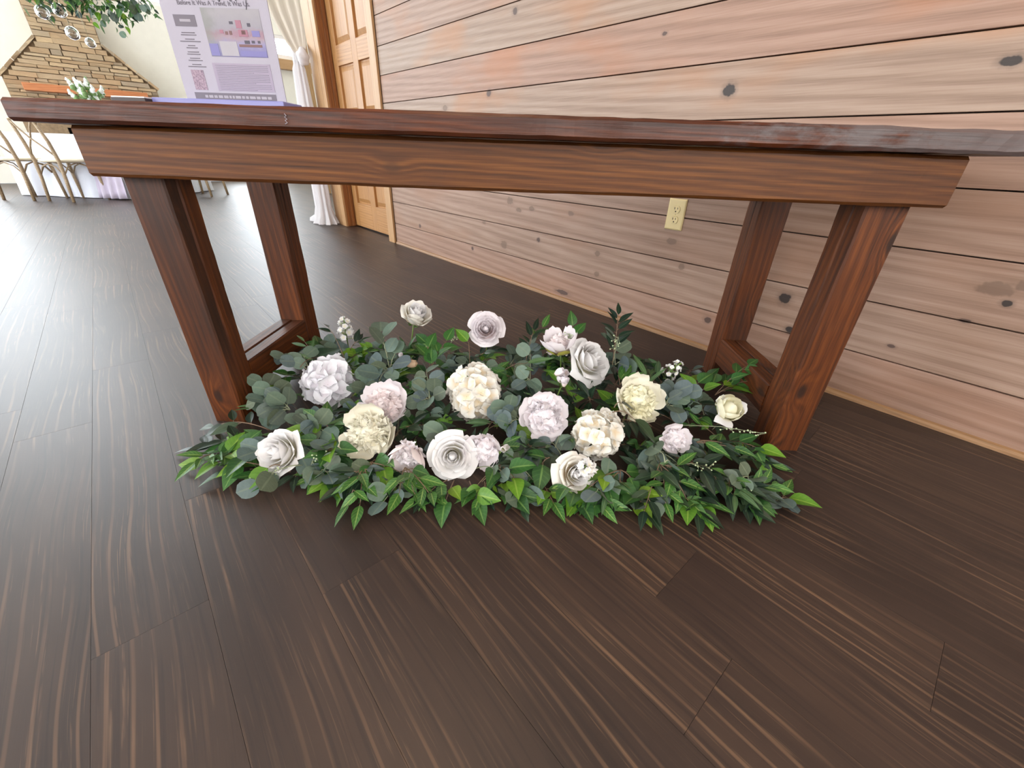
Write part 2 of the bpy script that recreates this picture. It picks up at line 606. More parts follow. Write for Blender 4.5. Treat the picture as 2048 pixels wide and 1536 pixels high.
# ------------------------------------------------------------------ plank wall
SEAMS = [0.012, 0.1618, 0.3282, 0.4958, 0.6568, 0.8266, 0.9941, 1.1593, 1.3246, 1.490, 1.656, 1.822, 1.988, 2.154, 2.320, 2.486, 2.652, 2.818, 2.99]
DOOR_L, DOOR_R = -4.44, -3.51
wall = obj('wall_back', None)
tag(wall, 'whitewashed knotty pine plank wall', None, None, 'structure')
bm = bmesh.new()
add_box(bm, ((DOOR_R + BACK_X) / 2, WALL_Y + 0.10, CEIL / 2), (BACK_X - DOOR_R, 0.16, CEIL))
add_box(bm, ((DOOR_L - 4.72) / 2, WALL_Y + 0.10, CEIL / 2), (4.72 + DOOR_L, 0.16, CEIL))
add_box(bm, ((DOOR_L + DOOR_R) / 2, WALL_Y + 0.10, 2.08 + (CEIL - 2.08) / 2), (DOOR_R - DOOR_L, 0.16, CEIL - 2.08))
obj('backing', bm_mesh(bm), M_WALLGAP, wall)
x0, x1 = -3.395, BACK_X - 0.01
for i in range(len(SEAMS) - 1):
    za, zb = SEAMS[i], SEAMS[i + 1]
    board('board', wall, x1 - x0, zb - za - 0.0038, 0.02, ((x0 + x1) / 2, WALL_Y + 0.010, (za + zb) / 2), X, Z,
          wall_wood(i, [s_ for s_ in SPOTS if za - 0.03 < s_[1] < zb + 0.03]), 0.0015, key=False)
# quarter-round strip at the foot of the wall
bb = obj('baseboard_back', None)
tag(bb, 'thin pine quarter-round strip along the foot of the plank wall', None, None, 'structure')
V = []
for xx in (-3.385, BACK_X):
    for a, b in ((0.0, 0.0), (0.014, 0.0), (0.013, 0.008), (0.009, 0.014), (0.0, 0.018)):
        V.append((xx - (-3.385 + BACK_X) / 2, -a, b))
Fq = [(i, (i + 1) % 5, 5 + (i + 1) % 5, 5 + i) for i in range(5)] + [(4, 3, 2, 1, 0), (5, 6, 7, 8, 9)]
obj('quarter_round', mesh_from(V, Fq), wood('strip_pine', srgb(120, 88, 58), srgb(146, 110, 76), srgb(160, 124, 90), bump=0), bb, Matrix.Translation(((-3.385 + BACK_X) / 2, WALL_Y, 0.0)))

# ------------------------------------------------------------------ panelled door and its casing
door = obj('door_1', None)
tag(door, 'honey pine six-panel door set into the plank wall', None, None, 'structure')
yd = WALL_Y + 0.085
stile = lambda a, b, z0, z1, name='stile': board(name, door, z1 - z0, b - a, 0.036, ((a + b) / 2, yd + 0.018, (z0 + z1) / 2), Z, X, M_DOOR, 0.003)
DL, DR = DOOR_L + 0.003, DOOR_R - 0.003
mid = (DL + DR) / 2
stile(DL, DL + 0.105, 0.012, 2.05)
stile(DR - 0.105, DR, 0.012, 2.05)
stile(mid - 0.05, mid + 0.05, 0.012, 2.05, 'mullion')
rows = [(0.23, 0.80), (0.96, 1.31), (1.45, 1.93)]
rails = [(0.012, 0.23), (0.80, 0.96), (1.31, 1.45), (1.93, 2.05)]
for a, b in ((DL + 0.105, mid - 0.05), (mid + 0.05, DR - 0.105)):
    for z0, z1 in rails:
        board('rail', door, b - a, z1 - z0, 0.036, ((a + b) / 2, yd + 0.018, (z0 + z1) / 2), X, Z, M_DOOR, 0.003)
    for z0, z1 in rows:
        bm = bmesh.new()
        hw, hh = (b - a) / 2, (z1 - z0) / 2
        vs = [(-hw, 0.02, -hh), (hw, 0.02, -hh), (hw, 0.02, hh), (-hw, 0.02, hh), (-hw + .012, 0.02, -hh + .012), (hw - .012, 0.02, -hh + .012), (hw - .012, 0.02, hh - .012), (-hw + .012, 0.02, hh - .012),
              (-hw + .045, 0.006, -hh + .045), (hw - .045, 0.006, -hh + .045), (hw - .045, 0.006, hh - .045), (-hw + .045, 0.006, hh - .045)]
        rot = [(v[2], v[0], v[1]) for v in vs]     # local x is up, so the grain runs up the panel
        bv = [bm.verts.new(v) for v in rot]
        for i in range(4):
            j = (i + 1) % 4
            bm.faces.new((bv[i], bv[j], bv[4 + j], bv[4 + i]))
            bm.faces.new((bv[4 + i], bv[4 + j], bv[8 + j], bv[8 + i]))
        bm.faces.new(bv[8:12])
        bmesh.ops.recalc_face_normals(bm, faces=bm.faces)
        me = bm_mesh(bm)
        obj('raised_panel', me, M_DOOR, door, frame(((a + b) / 2, yd, (z0 + z1) / 2), Z, X))
trim = obj('trim_1', None)
tag(trim, 'pale pine casing boards round the panelled door', None, None, 'structure')
board('casing', trim, 2.2, 0.085, 0.02, (-4.484, WALL_Y - 0.008, 1.1), Z, X, M_CASING, 0.004)
board('casing', trim, 2.2, 0.10, 0.02, (-3.455, WALL_Y - 0.008, 1.1), Z, X, M_CASING, 0.004)
board('casing', trim, 1.13, 0.09, 0.02, (-3.97, WALL_Y - 0.008, 2.16), X, Z, M_CASING, 0.004)
board('corner_board', trim, CEIL, 0.175, 0.022, (-4.63, WALL_Y - 0.002, CEIL / 2), Z, X, M_CASING, 0.004)
board('jamb', trim, 2.09, 0.16, 0.018, (DOOR_L - 0.006, WALL_Y + 0.082, 1.045), Z, Y, M_JAMB, 0.003)
board('jamb', trim, 2.09, 0.16, 0.018, (DOOR_R + 0.006, WALL_Y + 0.082, 1.045), Z, Y, M_JAMB, 0.003)
board('stop', trim, 2.05, 0.03, 0.012, (DOOR_L + 0.009, WALL_Y + 0.062, 1.03), Z, Y, M_JAMB, 0.002)

# ------------------------------------------------------------------ the rest of the shell
def wall_with_holes(name, axis, pos, lo, hi, holes, mat, label, thick=0.12, top=CEIL, sign=1):
    """a plastered wall in the plane axis=pos, running lo..hi along the other axis, with rectangular window openings"""
    cuts = sorted({lo, hi, *[h[0] for h in holes], *[h[1] for h in holes]})
    zc = sorted({0.0, top, *[h[2] for h in holes], *[h[3] for h in holes]})
    bm = bmesh.new()
    for a, b in zip(cuts, cuts[1:]):
        for z0, z1 in zip(zc, zc[1:]):
            m_, n_ = (a + b) / 2, (z0 + z1) / 2
            if any(h[0] < m_ < h[1] and h[2] < n_ < h[3] for h in holes):
                continue
            c, s = ((pos + sign * thick / 2, m_, n_), (thick, b - a, z1 - z0)) if axis == 'x' else ((m_, pos + sign * thick / 2, n_), (b - a, thick, z1 - z0))
            add_box(bm, c, s)
    bmesh.ops.remove_doubles(bm, verts=bm.verts, dist=1e-5)
    o = obj(name, bm_mesh(bm), mat)
    return tag(o, label, None, None, 'structure')


win_n = [0]


def window(axis, pos, lo, hi, z0, z1, pane, label, nx=2, nz=2, sign=1):
    win_n[0] += 1
    w = obj('window_%d' % win_n[0], None)
    tag(w, label, None, None, 'structure')
    d = X if axis == 'x' else Y
    run = Y if axis == 'x' else X
    P = lambda m_, z, dep: (d * (pos + sign * dep) + run * m_ + Z * z)
    for a, b in ((lo, lo + 0.06), (hi - 0.06, hi)):
        board('window_frame', w, z1 - z0, 0.06, 0.07, P((a + b) / 2, (z0 + z1) / 2, 0.05), Z, run, M_PAGE, 0.004)
    for a, b in ((z0, z0 + 0.06), (z1 - 0.06, z1)):
        board('window_frame', w, hi - lo - 0.12, 0.06, 0.07, P((lo + hi) / 2, (a + b) / 2, 0.05), run, Z, M_PAGE, 0.004)
    for i in range(1, nx):
        board('muntin', w, z1 - z0 - 0.12, 0.03, 0.04, P(lo + (hi - lo) * i / nx, (z0 + z1) / 2, 0.05), Z, run, M_PAGE, 0.003)
    for i in range(nx):
        for j in range(nz):
            a, b = lo + 0.06 + (hi - lo - 0.12) * i / nx, lo + 0.06 + (hi - lo - 0.12) * (i + 1) / nx
            c0, c1 = z0 + 0.06 + (z1 - z0 - 0.12) * j / nz, z0 + 0.06 + (z1 - z0 - 0.12) * (j + 1) / nz
            board('pane', w, b - a, c1 - c0, 0.006, P((a + b) / 2, (c0 + c1) / 2, 0.085), run, Z, pane, 0.0)
    for j in range(1, nz):
        board('muntin', w, hi - lo - 0.12, 0.03, 0.036, P((lo + hi) / 2, z0 + (z1 - z0) * j / nz, 0.052), run, Z, M_PAGE, 0.003)
    return w


far_holes = [(-4.2, -1.35, 1.0, 2.45), (1.85, 3.0, 0.45, 2.0), (3.25, 3.84, 2.30, 2.68), (-4.0, -0.6, 2.85, 4.95), (0.95, 3.1, 2.78, 4.95)]
wall_with_holes('wall_far', 'x', FAR_X, HALL_Y0, HALL_Y1, far_holes, M_CREAM, 'cream painted end wall of the hall behind the fireplace', sign=-1, top=HALL_TOP)
for i, h in enumerate(far_holes):
    window('x', FAR_X, *h, M_SKY_HALL, ('wide bright window beside the stone fireplace', 'bright window behind the paper sign', 'small high bright window above the tan ledge',
           'tall clerestory window high on the near side of the chimney', 'tall clerestory window high on the door side of the chimney')[i], nx=(3, 1, 1, 3, 2)[i], nz=(2, 2, 1, 2, 2)[i], sign=-1)
left_holes = [(-10.4, -8.2, 0.5, 2.6), (-7.4, -5.2, 0.5, 2.6), (-4.4, -2.2, 0.5, 2.6), (-1.6, 1.8, 0.9, 2.75)]
wall_with_holes('wall_left', 'y', HALL_Y0, FAR_X, BACK_X, left_holes, M_CREAM, 'cream painted long wall of the hall with tall windows', sign=-1, top=HALL_TOP)
for i, h in enumerate(left_holes):
    window('y', HALL_Y0, *h, M_SKY_HALL if i < 3 else M_SKY_ENTRY, 'tall daylit window in the long wall', sign=-1)
right_holes = [(-3.4, 1.1, 0.85, 2.75)]
wall_with_holes('wall_right', 'x', BACK_X, HALL_Y0, WALL_Y + 0.18, right_holes, M_CREAM, 'cream painted entry wall behind the photographer', sign=1)
window('x', BACK_X, *right_holes[0], M_SKY_ENTRY, 'wide glazed entrance behind the photographer', nx=4, nz=2, sign=1)
wall_with_holes('wall_hall_side', 'y', HALL_Y1, FAR_X, -4.6, [], M_CREAM, 'cream painted side wall of the hall', sign=1, top=HALL_TOP)
wall_with_holes('wall_return', 'x', -4.72, WALL_Y + 0.021, HALL_Y1, [], M_CREAM, 'cream return wall round the corner from the door', sign=1, thick=0.1, top=HALL_TOP)
wall_with_holes('wall_header', 'x', -4.72, HALL_Y0, WALL_Y + 0.02, [(HALL_Y0 - 1, WALL_Y + 1, -1, CEIL)], M_CREAM, 'cream wall over the wide opening into the hall', sign=1, thick=0.1, top=HALL_TOP)
bm = bmesh.new()
add_box(bm, ((BACK_X - 4.62) / 2, (HALL_Y0 + WALL_Y + 0.18) / 2, CEIL + 0.05), (BACK_X + 4.62, WALL_Y + 0.18 - HALL_Y0, 0.1))
add_box(bm, ((FAR_X - 4.62) / 2, (HALL_Y0 + HALL_Y1) / 2, HALL_TOP + 0.05), (-4.62 - FAR_X, HALL_Y1 - HALL_Y0, 0.1))
tag(obj('ceiling', bm_mesh(bm), M_CEIL), 'white ceiling, higher over the hall', None, None, 'structure')
lampo = thing('ceiling_lamp', (-1.0, 0.5, CEIL))
tag(lampo, 'round warm ceiling lamp above the rustic table', 'lamp')
obj('housing', lathe([(0.0, -0.002), (0.30, -0.002), (0.33, -0.02), (0.33, -0.05), (0.30, -0.05)], 28), M_PAGE, lampo, Matrix.Translation((-1.0, 0.5, CEIL)))

# ------------------------------------------------------------------ wall outlet
OUT = Vector((-0.909, WALL_Y, 0.505))
outlet = thing('wall_outlet', OUT)
tag(outlet, 'almond plastic double power outlet on the plank wall', 'outlet')
bm = bmesh.new()
W2, H2 = 0.038, 0.0585
ring = [(W2, 0.0), (W2, -0.003), (W2 - 0.004, -0.0058), (W2 - 0.007, -0.0062)]
prev = None
for (hw, yy) in ring:
    hh = hw + (H2 - W2)
    vs = [bm.verts.new((sx * hw, yy, sz * hh)) for sx, sz in ((-1, -1), (1, -1), (1, 1), (-1, 1))]
    if prev:
        for i in range(4):
            bm.faces.new((prev[i], prev[(i + 1) % 4], vs[(i + 1) % 4], vs[i]))
    prev = vs
bm.faces.new(prev)
bmesh.ops.recalc_face_normals(bm, faces=bm.faces)
obj('cover_plate', bm_mesh(bm), M_PLATE, outlet, Matrix.Translation(OUT))
for dz in (0.0195, -0.0195):
    n = 24
    pts = []
    for k in range(n):
        a = 2 * math.pi * k / n
        pts.append((0.0172 * math.cos(a), max(-0.0138, min(0.0138, 0.0172 * math.sin(a)))))
    V = [(x, -0.0062, z) for x, z in pts] + [(x * 0.95, -0.0086, z * 0.95) for x, z in pts]
    Fq = [(i, (i + 1) % n, n + (i + 1) % n, n + i) for i in range(n)] + [tuple(range(n, 2 * n))]
    soc = obj('socket', mesh_from(V, Fq), M_PLATE, outlet, Matrix.Translation(OUT + Vector((0, 0, dz))))
    for dx, h in ((-0.0063, 0.0085), (0.0063, 0.0070)):
        obj('slot', box_mesh((0.0022, 0.001, h), 0.0), M_SLOT, soc, Matrix.Translation(OUT + Vector((dx, -0.0087, dz + 0.004))))
    gm = lathe([(0.0, 0.0008), (0.0024, 0.0008), (0.0026, 0.0)], 12)
    obj('ground_hole', gm, M_SLOT, soc, frame(OUT + Vector((0, -0.0085, dz - 0.0075)), X, Z))
obj('screw', lathe([(0.0, 0.0014), (0.002, 0.0012), (0.0026, 0.0)], 12), M_PLATE, outlet, frame(OUT + Vector((0, -0.0062, 0)), X, Z))

# ------------------------------------------------------------------ rustic table
A0 = Vector((-1.2915, 0.0195, 0.0))
TH = 0.8089
U = Vector((math.cos(TH), math.sin(TH), 0))
N = Vector((-math.sin(TH), math.cos(TH), 0))


def T(u, n, z):
    return A0 + U * u + N * n + Z * z


table = thing('rustic_table', T(0.83, 0.23, 0))
tag(table, 'rustic stained pine console table with a worn front edge', 'table')
LEGW, LEGD = 0.089, 0.088
UL, UR = 1.659, 1.570
for u0 in (0.0, UR):
    for n0 in (0.0, 0.420):
        outer = (n0 == 0.0)
        na, nb = (n0, n0 + 0.038), (n0 + 0.0395, n0 + LEGD)
        leg = rough_board('leg', table, 0.722, LEGW, na[1] - na[0], T(u0 + LEGW / 2, (na[0] + na[1]) / 2, 0.361), Z, U, M_LEG, 0.0012, 40, u0 * 7 + n0 * 3)
        rough_board('leg_board', leg, 0.722, LEGW - 0.003, nb[1] - nb[0], T(u0 + LEGW / 2, (nb[0] + nb[1]) / 2, 0.361), Z, U, M_LEG, 0.0012, 40, u0 * 5 + n0 * 9 + 2)
for u0 in (0.0, UR):
    a = rough_board('stretcher', table, 0.330, 0.090, 0.0435, T(u0 + 0.022, 0.254, 0.111), N, Z, M_LEG, 0.001, 20, u0 + 5)
    rough_board('stretcher_board', a, 0.330, 0.088, 0.0435, T(u0 + 0.067, 0.254, 0.111), N, Z, M_LEG, 0.001, 20, u0 + 15)
for n0, nm in ((-0.038, 'apron'), (0.5085, 'apron')):
    rough_board(nm, table, 1.722, 0.090, 0.0365, T(0.831, n0 + 0.0185, 0.6775), U, Z, M_APRON, 0.0012, 80, n0 * 10, bevel=0.006)
for u0 in (0.0, UR):
    rough_board('end_apron', table, 0.328, 0.088, 0.038, T(u0 + 0.045, 0.254, 0.676), N, Z, M_APRON, 0.001, 16, u0 + 3)
tops = [(-0.074, 0.088), (0.090, 0.232), (0.234, 0.376), (0.378, 0.518)]
for i, (na, nb) in enumerate(tops):
    gr = (lambda t: 0.6 + 2.0 * max(0.0, t - 0.45)) if i == 0 else None
    rough_board('tabletop_plank', table, 1.905, nb - na, 0.038, T(0.8465, (na + nb) / 2, 0.7435), U, N, M_TOP, 0.0022, 110, i * 4.3, gr, bevel=0.006)

# ------------------------------------------------------------------ paper sign in its stand
SN = 0.045
S0 = T(0.268, SN, 0.762)
sign = thing('paper_sign', S0)
tag(sign, 'lavender-grey printed paper sign standing on the table edge', 'sign')
FS = frame(T(0, 0, 0), U, Z)      # local x along the table, local y up, local z towards the viewer


def sp(u, z, d=0.0):
    m = FS.copy()
    m.translation = T(u, SN - d, z)
    return m


obj('sheet', box_mesh((0.206, 0.266, 0.002), 0.0), M_PAPER, sign, sp(0.268, 0.904, 0))
obj('foot', box_mesh((0.262, 0.012, 0.075), 0.002), M_PAD, sign, sp(0.258, 0.7687, 0.012))


def ink(name, u0, u1, z0, z1, mat, lift=0.0014, parent=None):
    return obj(name, box_mesh((u1 - u0, z1 - z0, 0.0004), 0), mat, parent or sign, sp((u0 + u1) / 2, (z0 + z1) / 2, lift))


hb = ink('heading_bar', 0.184, 0.226, 0.893, 0.910, M_INK)
ink('lettering', 0.195, 0.216, 0.8995, 0.9035, M_INKW, 0.0018, hb)
fb = ink('footer_bar', 0.184, 0.352, 0.7762, 0.7892, M_INK)
ru = random.Random(3)
xx = 0.205
while xx < 0.335:
    w_ = ru.uniform(0.004, 0.012)
    ink('lettering', xx, xx + w_, 0.7805, 0.7850, M_INKW, 0.0018, fb)
    xx += w_ + 0.0022
zz = 0.884
for grp in ((0.026, 0.030), (0.018, 0.040), (0.014, 0.022), (0.022, 0.026), (0.020, 0.028), (0.018, 0.036)):
    for w_ in grp:
        ink('small_print', 0.2045 - w_ / 2, 0.2045 + w_ / 2, zz - 0.0011, zz + 0.0003, M_INK)
        zz -= 0.0034
    zz -= 0.0030
pb = ink('pink_text_panel', 0.236, 0.352, 0.793, 0.838, plain('pinkish_lilac_print', srgb(156, 146, 164), 0.7, var=0.02))
for i in range(15):
    z_ = 0.8345 - i * 0.0028
    cut = 0.03 if i in (4, 10, 14) else 0.0
    ink('small_print', 0.242, 0.346 - cut, z_ - 0.0005, z_ + 0.0005, M_INKP, 0.0018, pb)
m = Mat('printed_photograph')
tcn = m.n('TexCoord')
nz = m.noise(tcn.outputs['Object'], 60.0, 4.0, 0.6)
sepn = m.n('SeparateXYZ')
m.l(tcn.outputs['Object'], sepn.inputs[0])
v1 = m.ramp(m.math('ADD', m.math('MULTIPLY', sepn.outputs[1], 13.0), m.math('MULTIPLY_ADD', nz, 0.30, 0.36)),
            [(0.10, srgb(116, 112, 158)), (0.30, srgb(142, 136, 168)), (0.42, srgb(154, 136, 146)), (0.5, srgb(150, 120, 134)), (0.62, srgb(146, 142, 152)), (0.9, srgb(154, 150, 156))])
lf = m.step(m.math('ADD', sepn.outputs[0], m.math('MULTIPLY', m.math('SUBTRACT', nz, 0.5), 0.05)), -0.022, -0.055)
m.base(m.mix(m.math('MULTIPLY', lf, 0.7), v1, srgb(128, 130, 126)))
m.set(Roughness=0.6)
pp = ink('photo_print', 0.240, 0.352, 0.8485, 0.921, m.m)
mp = {'rose': plain('rose_print', srgb(158, 112, 128), 0.7), 'brown': plain('brown_print', srgb(120, 92, 92), 0.7), 'dark': plain('slate_print', srgb(84, 80, 92), 0.7),
      'lav': plain('lavender_print', srgb(124, 120, 170), 0.7), 'pale': plain('pale_print', srgb(166, 162, 170), 0.7)}
for (u0, u1, z0, z1, k_) in ((.302, .313, .892, .904, 'rose'), (.290, .297, .898, .902, 'dark'), (.324, .330, .895, .900, 'dark'), (.304, .322, .880, .890, 'rose'), (.310, .318, .883, .889, 'brown'),
                             (.268, .275, .884, .889, 'rose'), (.278, .283, .882, .887, 'brown'), (.286, .291, .882, .888, 'brown'), (.330, .345, .880, .889, 'lav'), (.312, .322, .869, .874, 'dark'),
                             (.326, .332, .870, .874, 'dark'), (.338, .343, .870, .874, 'dark'), (.300, .345, .864, .868, 'brown'), (.262, .296, .8495, .872, 'pale'), (.300, .351, .8495, .858, 'lav'), (.241, .258, .8495, .868, 'lav')):
    ink('printed_patch', u0, u1, z0, z1, mp[k_], 0.0018, pp)
ph = Mat('small_flower_photo')
tcn = ph.n('TexCoord')
ph.base(ph.ramp(ph.noise(tcn.outputs['Object'], 260.0, 3.0, 0.7), [(0.3, srgb(88, 78, 94)), (0.5, srgb(148, 126, 142)), (0.7, srgb(170, 152, 162))]))
ph.set(Roughness=0.6)
ink('photo_print', 0.189, 0.214, 0.7935, 0.826, ph.m)


def lettering(name, body, size, u, z, mat, parent=None):
    cu = bpy.data.curves.new(name, 'FONT')
    cu.body = body
    cu.size = size
    cu.align_x = 'CENTER'
    cu.extrude = 0.0002
    tmp = bpy.data.objects.new('tmp', cu)
    me = bpy.data.meshes.new_from_object(tmp)
    bpy.data.objects.remove(tmp)
    me.materials.clear()
    return obj(name, me, mat, parent or sign, sp(u, z, 0.0016))


lettering('lettering', 'Before It Was A Trend, It Was Us.', 0.0098, 0.268, 0.9245, M_INK)
# foot of the handwritten title: the strokes that reach into view, the rest runs on upwards
st = []
def stroke(pts):
    st.append(([sp(u, z, 0.0016).translation for u, z in pts], 0.00055))
base = 0.9372
cur = 0.262
wv = []
for i in range(46):
    t_ = i / 45
    wv.append((0.262 + 0.058 * t_, base + 0.0045 * math.sin(t_ * 34) + 0.003 * math.sin(t_ * 13 + 1)))
stroke(wv)
stroke([(0.2805, 0.952), (0.2795, 0.944), (0.279, 0.936), (0.2788, 0.9315)])
stroke([(0.327, 0.946), (0.325, 0.940), (0.3265, 0.936), (0.3305, 0.938), (0.333, 0.9455), (0.3325, 0.936), (0.3310, 0.926), (0.3290, 0.9195)])
obj('script_lettering', tube_mesh(st, 5), M_BLACKINK, sign)

zg = [(0.4235, .7505), (0.4265, .7475), (0.4230, .7455), (0.4270, .7420), (0.4225, .7400), (0.4262, .7365), (0.4215, .7345)]
obj('chalk_mark', tube_mesh([([T(u_, -0.0756, z_) for u_, z_ in zg], 0.0007)], 5), plain('chalk', srgb(170, 165, 175), 0.9), table)
# small dark booklet with a white card on it
bk = thing('booklet', T(0.09, 0.02, 0.762))
tag(bk, 'dark booklet with a white card on top, left of the paper sign', 'booklet')
obj('cover', box_mesh((0.068, 0.10, 0.0085), 0.001), M_BOOK, bk, frame(T(0.092, 0.03, 0.7670), U, N))
obj('card', box_mesh((0.066, 0.098, 0.0022), 0.0005), M_PAGE, bk, frame(T(0.092, 0.03, 0.7726), U, N))

# ------------------------------------------------------------------ stone fireplace
FX = -11.0
m = Mat('ledgestone')
oi = m.n('ObjectInfo')
tcn = m.n('TexCoord')
nz = m.noise(tcn.outputs['Object'], 14.0, 4.0, 0.6)
c = m.ramp(oi.outputs['Random'], [(0.0, srgb(176, 146, 112)), (0.25, srgb(196, 168, 132)), (0.5, srgb(184, 164, 136)), (0.75, srgb(206, 178, 140)), (1.0, srgb(172, 156, 134))])
m.base(m.mix(m.math('MULTIPLY', nz, 0.5), c, m.mix(1.0, c, srgb(180, 165, 150), 'MULTIPLY')))
m.set(Roughness=0.85)
m.bump(nz, 0.5, 0.01)
M_STONE = m.m
M_MORTAR = plain('dark_stone_joint', srgb(146, 122, 94), 0.9, var=0.25, nscale=20)
fire = thing('fireplace', (FX - 0.2, 0.17, 0))
tag(fire, 'tall stacked-stone fireplace with a flared chimney breast', 'fireplace')
prof = [(-0.775, 0.0), (-0.775, 1.505), (-0.224, 2.03), (-0.224, 5.19), (0.556, 5.19), (0.556, 2.03), (1.114, 1.505), (1.114, 0.0), (0.62, 0.0), (0.62, 0.85), (-0.28, 0.85), (-0.28, 0.0)]
n = len(prof)
V = [(FX - 0.03, y, z) for y, z in prof] + [(FX - 0.39, y, z) for y, z in prof]
bm = bmesh.new()
bv = [bm.verts.new(v) for v in V]
f1 = bm.faces.new(bv[:n])
f2 = bm.faces.new(bv[n:][::-1])
for i in range(n):
    j = (i + 1) % n
    bm.faces.new((bv[i], bv[n + i], bv[n + j], bv[j]))
bmesh.ops.triangulate(bm, faces=[f1, f2])
bmesh.ops.recalc_face_normals(bm, faces=bm.faces)
obj('breast', bm_mesh(bm), M_MORTAR, fire)
obj('firebox', box_mesh((0.03, 0.9, 0.85), 0, (FX - 0.33, 0.17, 0.425)), plain('soot', srgb(30, 26, 24), 0.9, var=0.3), fire)
obj('mantel', box_mesh((1.52, 0.24, 0.10), 0.008), M_MANTEL, fire, frame((FX + 0.085, 0.18, 1.375), Y, X))
rs = random.Random(8)
stone_me = []
for k in range(7):
    bm = bmesh.new()
    add_box(bm, (0, 0, 0), (1, 1, 1))
    for v in bm.verts:
        v.co += Vector((rs.uniform(-0.2, 0.25) if v.co.x > 0 else 0, rs.uniform(-0.03, 0.03), rs.uniform(-0.09, 0.09)))
    me = bm_mesh(bm)
    me.materials.append(M_STONE)
    stone_me.append(me)
def half(z):
    if z < 1.505: return -0.775, 1.114
    if z < 2.03:
        t = (z - 1.505) / 0.525
        return -0.775 + 0.551 * t, 1.114 - 0.558 * t
    return -0.224, 0.556
zz = 1.0
while zz < 2.72:
    h = rs.choice((0.042, 0.05, 0.058, 0.075))
    a, b = half(zz + h)
    if 1.505 < zz + h < 2.06:
        a, b = a + 0.01, b - 0.01
    y = a + 0.004
    while y < b - 0.03:
        w_ = rs.uniform(0.10, 0.34)
        if b - (y + w_) < 0.09:
            w_ = b - y - 0.004
        if not (1.32 < zz + h / 2 < 1.43 and False):
            obj('stone', stone_me[rs.randrange(7)], None, fire, Matrix.Translation((FX - 0.01, y + w_ / 2, zz + h / 2)) @ Matrix.Diagonal((0.07, w_ - 0.008, h - 0.008, 1)))
        y += w_
    zz += h

for (ya, za), (yb, zb) in (((-0.80, 1.50), (-0.224, 2.05)), ((1.139, 1.50), (0.556, 2.05))):
    v_ = Vector((0, yb - ya, zb - za))
    nseg = 5
    for k in range(nseg):
        c_ = Vector((FX - 0.02, ya, za)) + v_ * ((k + 0.5) / nseg)
        obj('coping_stone', stone_me[k % 7], None, fire, frame(c_, X, v_) @ Matrix.Diagonal((0.10, v_.length / nseg - 0.006, 0.035, 1)))

# ------------------------------------------------------------------ banquet table, linen, chairs
Q = Vector((-7.99, -0.647, 0.0))
def H(u, n, z=0.0):
    return Q + U * u + N * n + Z * z
bt = thing('banquet_table', H(-0.14, 1.30))
tag(bt, 'square banquet table hidden under white floor-length linen', 'table')
obj('tabletop', box_mesh((1.48, 1.56, 0.03), 0.003), M_CHAIR, bt, frame(H(-0.14, 1.30, 0.725), U, N))
for a in (-0.55, 0.55):
    for b in (-0.6, 0.6):
        obj('leg', box_mesh((0.045, 0.045, 0.71), 0.004), M_CHAIR, bt, frame(H(-0.14 + a, 1.30 + b, 0.355), U, N))
def cloth_mesh(hx, hy, top, seed, amp=0.035, flare=0.07, n=240, bottom=0.008):
    pts = []
    per = [(hx, -hy), (hx, hy), (-hx, hy), (-hx, -hy)]
    L = [2 * hy, 2 * hx, 2 * hy, 2 * hx]
    tot = sum(L)
    for i in range(n):
        d = tot * i / n
        k = 0
        while d > L[k]:
            d -= L[k]; k += 1
        p0, p1 = Vector(per[k]), Vector(per[(k + 1) % 4])
        p = p0.lerp(p1, d / L[k])
        nrm = Vector(((p1 - p0).y, -(p1 - p0).x)).normalized()
        e = min(d, L[k] - d)
        if e < 0.06:
            q = p0 if d < L[k] - d else p1
            nrm = (nrm * (0.5 + e / 0.12) + q.normalized() * (0.5 - e / 0.12)).normalized()
        pts.append((p, nrm, tot * i / n))
    V, Fc = [], []
    zs = [top, top - 0.012, top - 0.12, top * 0.66, top * 0.33, bottom + 0.05, bottom]
    for z in zs:
        t = 1 - (z - bottom) / (top - bottom)
        for p, nr, s in pts:
            w = (math.sin(s * 17 + seed) + 0.6 * math.sin(s * 31 + 2 * seed) + 0.5 * math.sin(s * 7.3)) * amp * 0.5 * t
            q = p + nr * (w + flare * t + (0.004 if t > 0 else 0))
            V.append((q.x, q.y, z))
    for r in range(len(zs) - 1):
        for i in range(n):
            j = (i + 1) % n
            Fc.append((r * n + i, (r + 1) * n + i, (r + 1) * n + j, r * n + j))
    Fc.append(tuple(range(n)))
    return mesh_from(V, Fc, smooth=True)
cl = obj('tablecloth', cloth_mesh(0.745, 0.785, 0.7425, 1.0, flare=0.04), M_CLOTH, None, frame(H(-0.14, 1.30, 0), U, N))
tag(cl, 'white floor-length tablecloth on the far banquet table', 'tablecloth')
# lilac runner hanging down the near right corner of the table
V, Fc = [], []
cols = 26
prof = [(0.5, 0.7455), (0.05, 0.7455), (0.0, 0.744), (-0.012, 0.72), (-0.03, 0.55), (-0.06, 0.3), (-0.085, 0.1), (-0.095, 0.02)]
for (d, z) in prof:
    for i in range(cols):
        t = i / (cols - 1)
        f = max(0.0, (0.74 - z) / 0.72)
        V.append((0.30 + 0.32 * t + 0.06 * f * t, d - 0.05 * f + 0.03 * f * math.sin(t * 22), z + 0.0))
for r in range(len(prof) - 1):
    for i in range(cols - 1):
        Fc.append((r * cols + i, (r + 1) * cols + i, (r + 1) * cols + i + 1, r * cols + i + 1))
run = obj('table_runner', mesh_from(V, Fc, smooth=True), M_LILAC, None, frame(H(0.0, 0.51, 0), U, N))
sol = run.modifiers.new('thickness', 'SOLIDIFY')
sol.thickness = 0.002
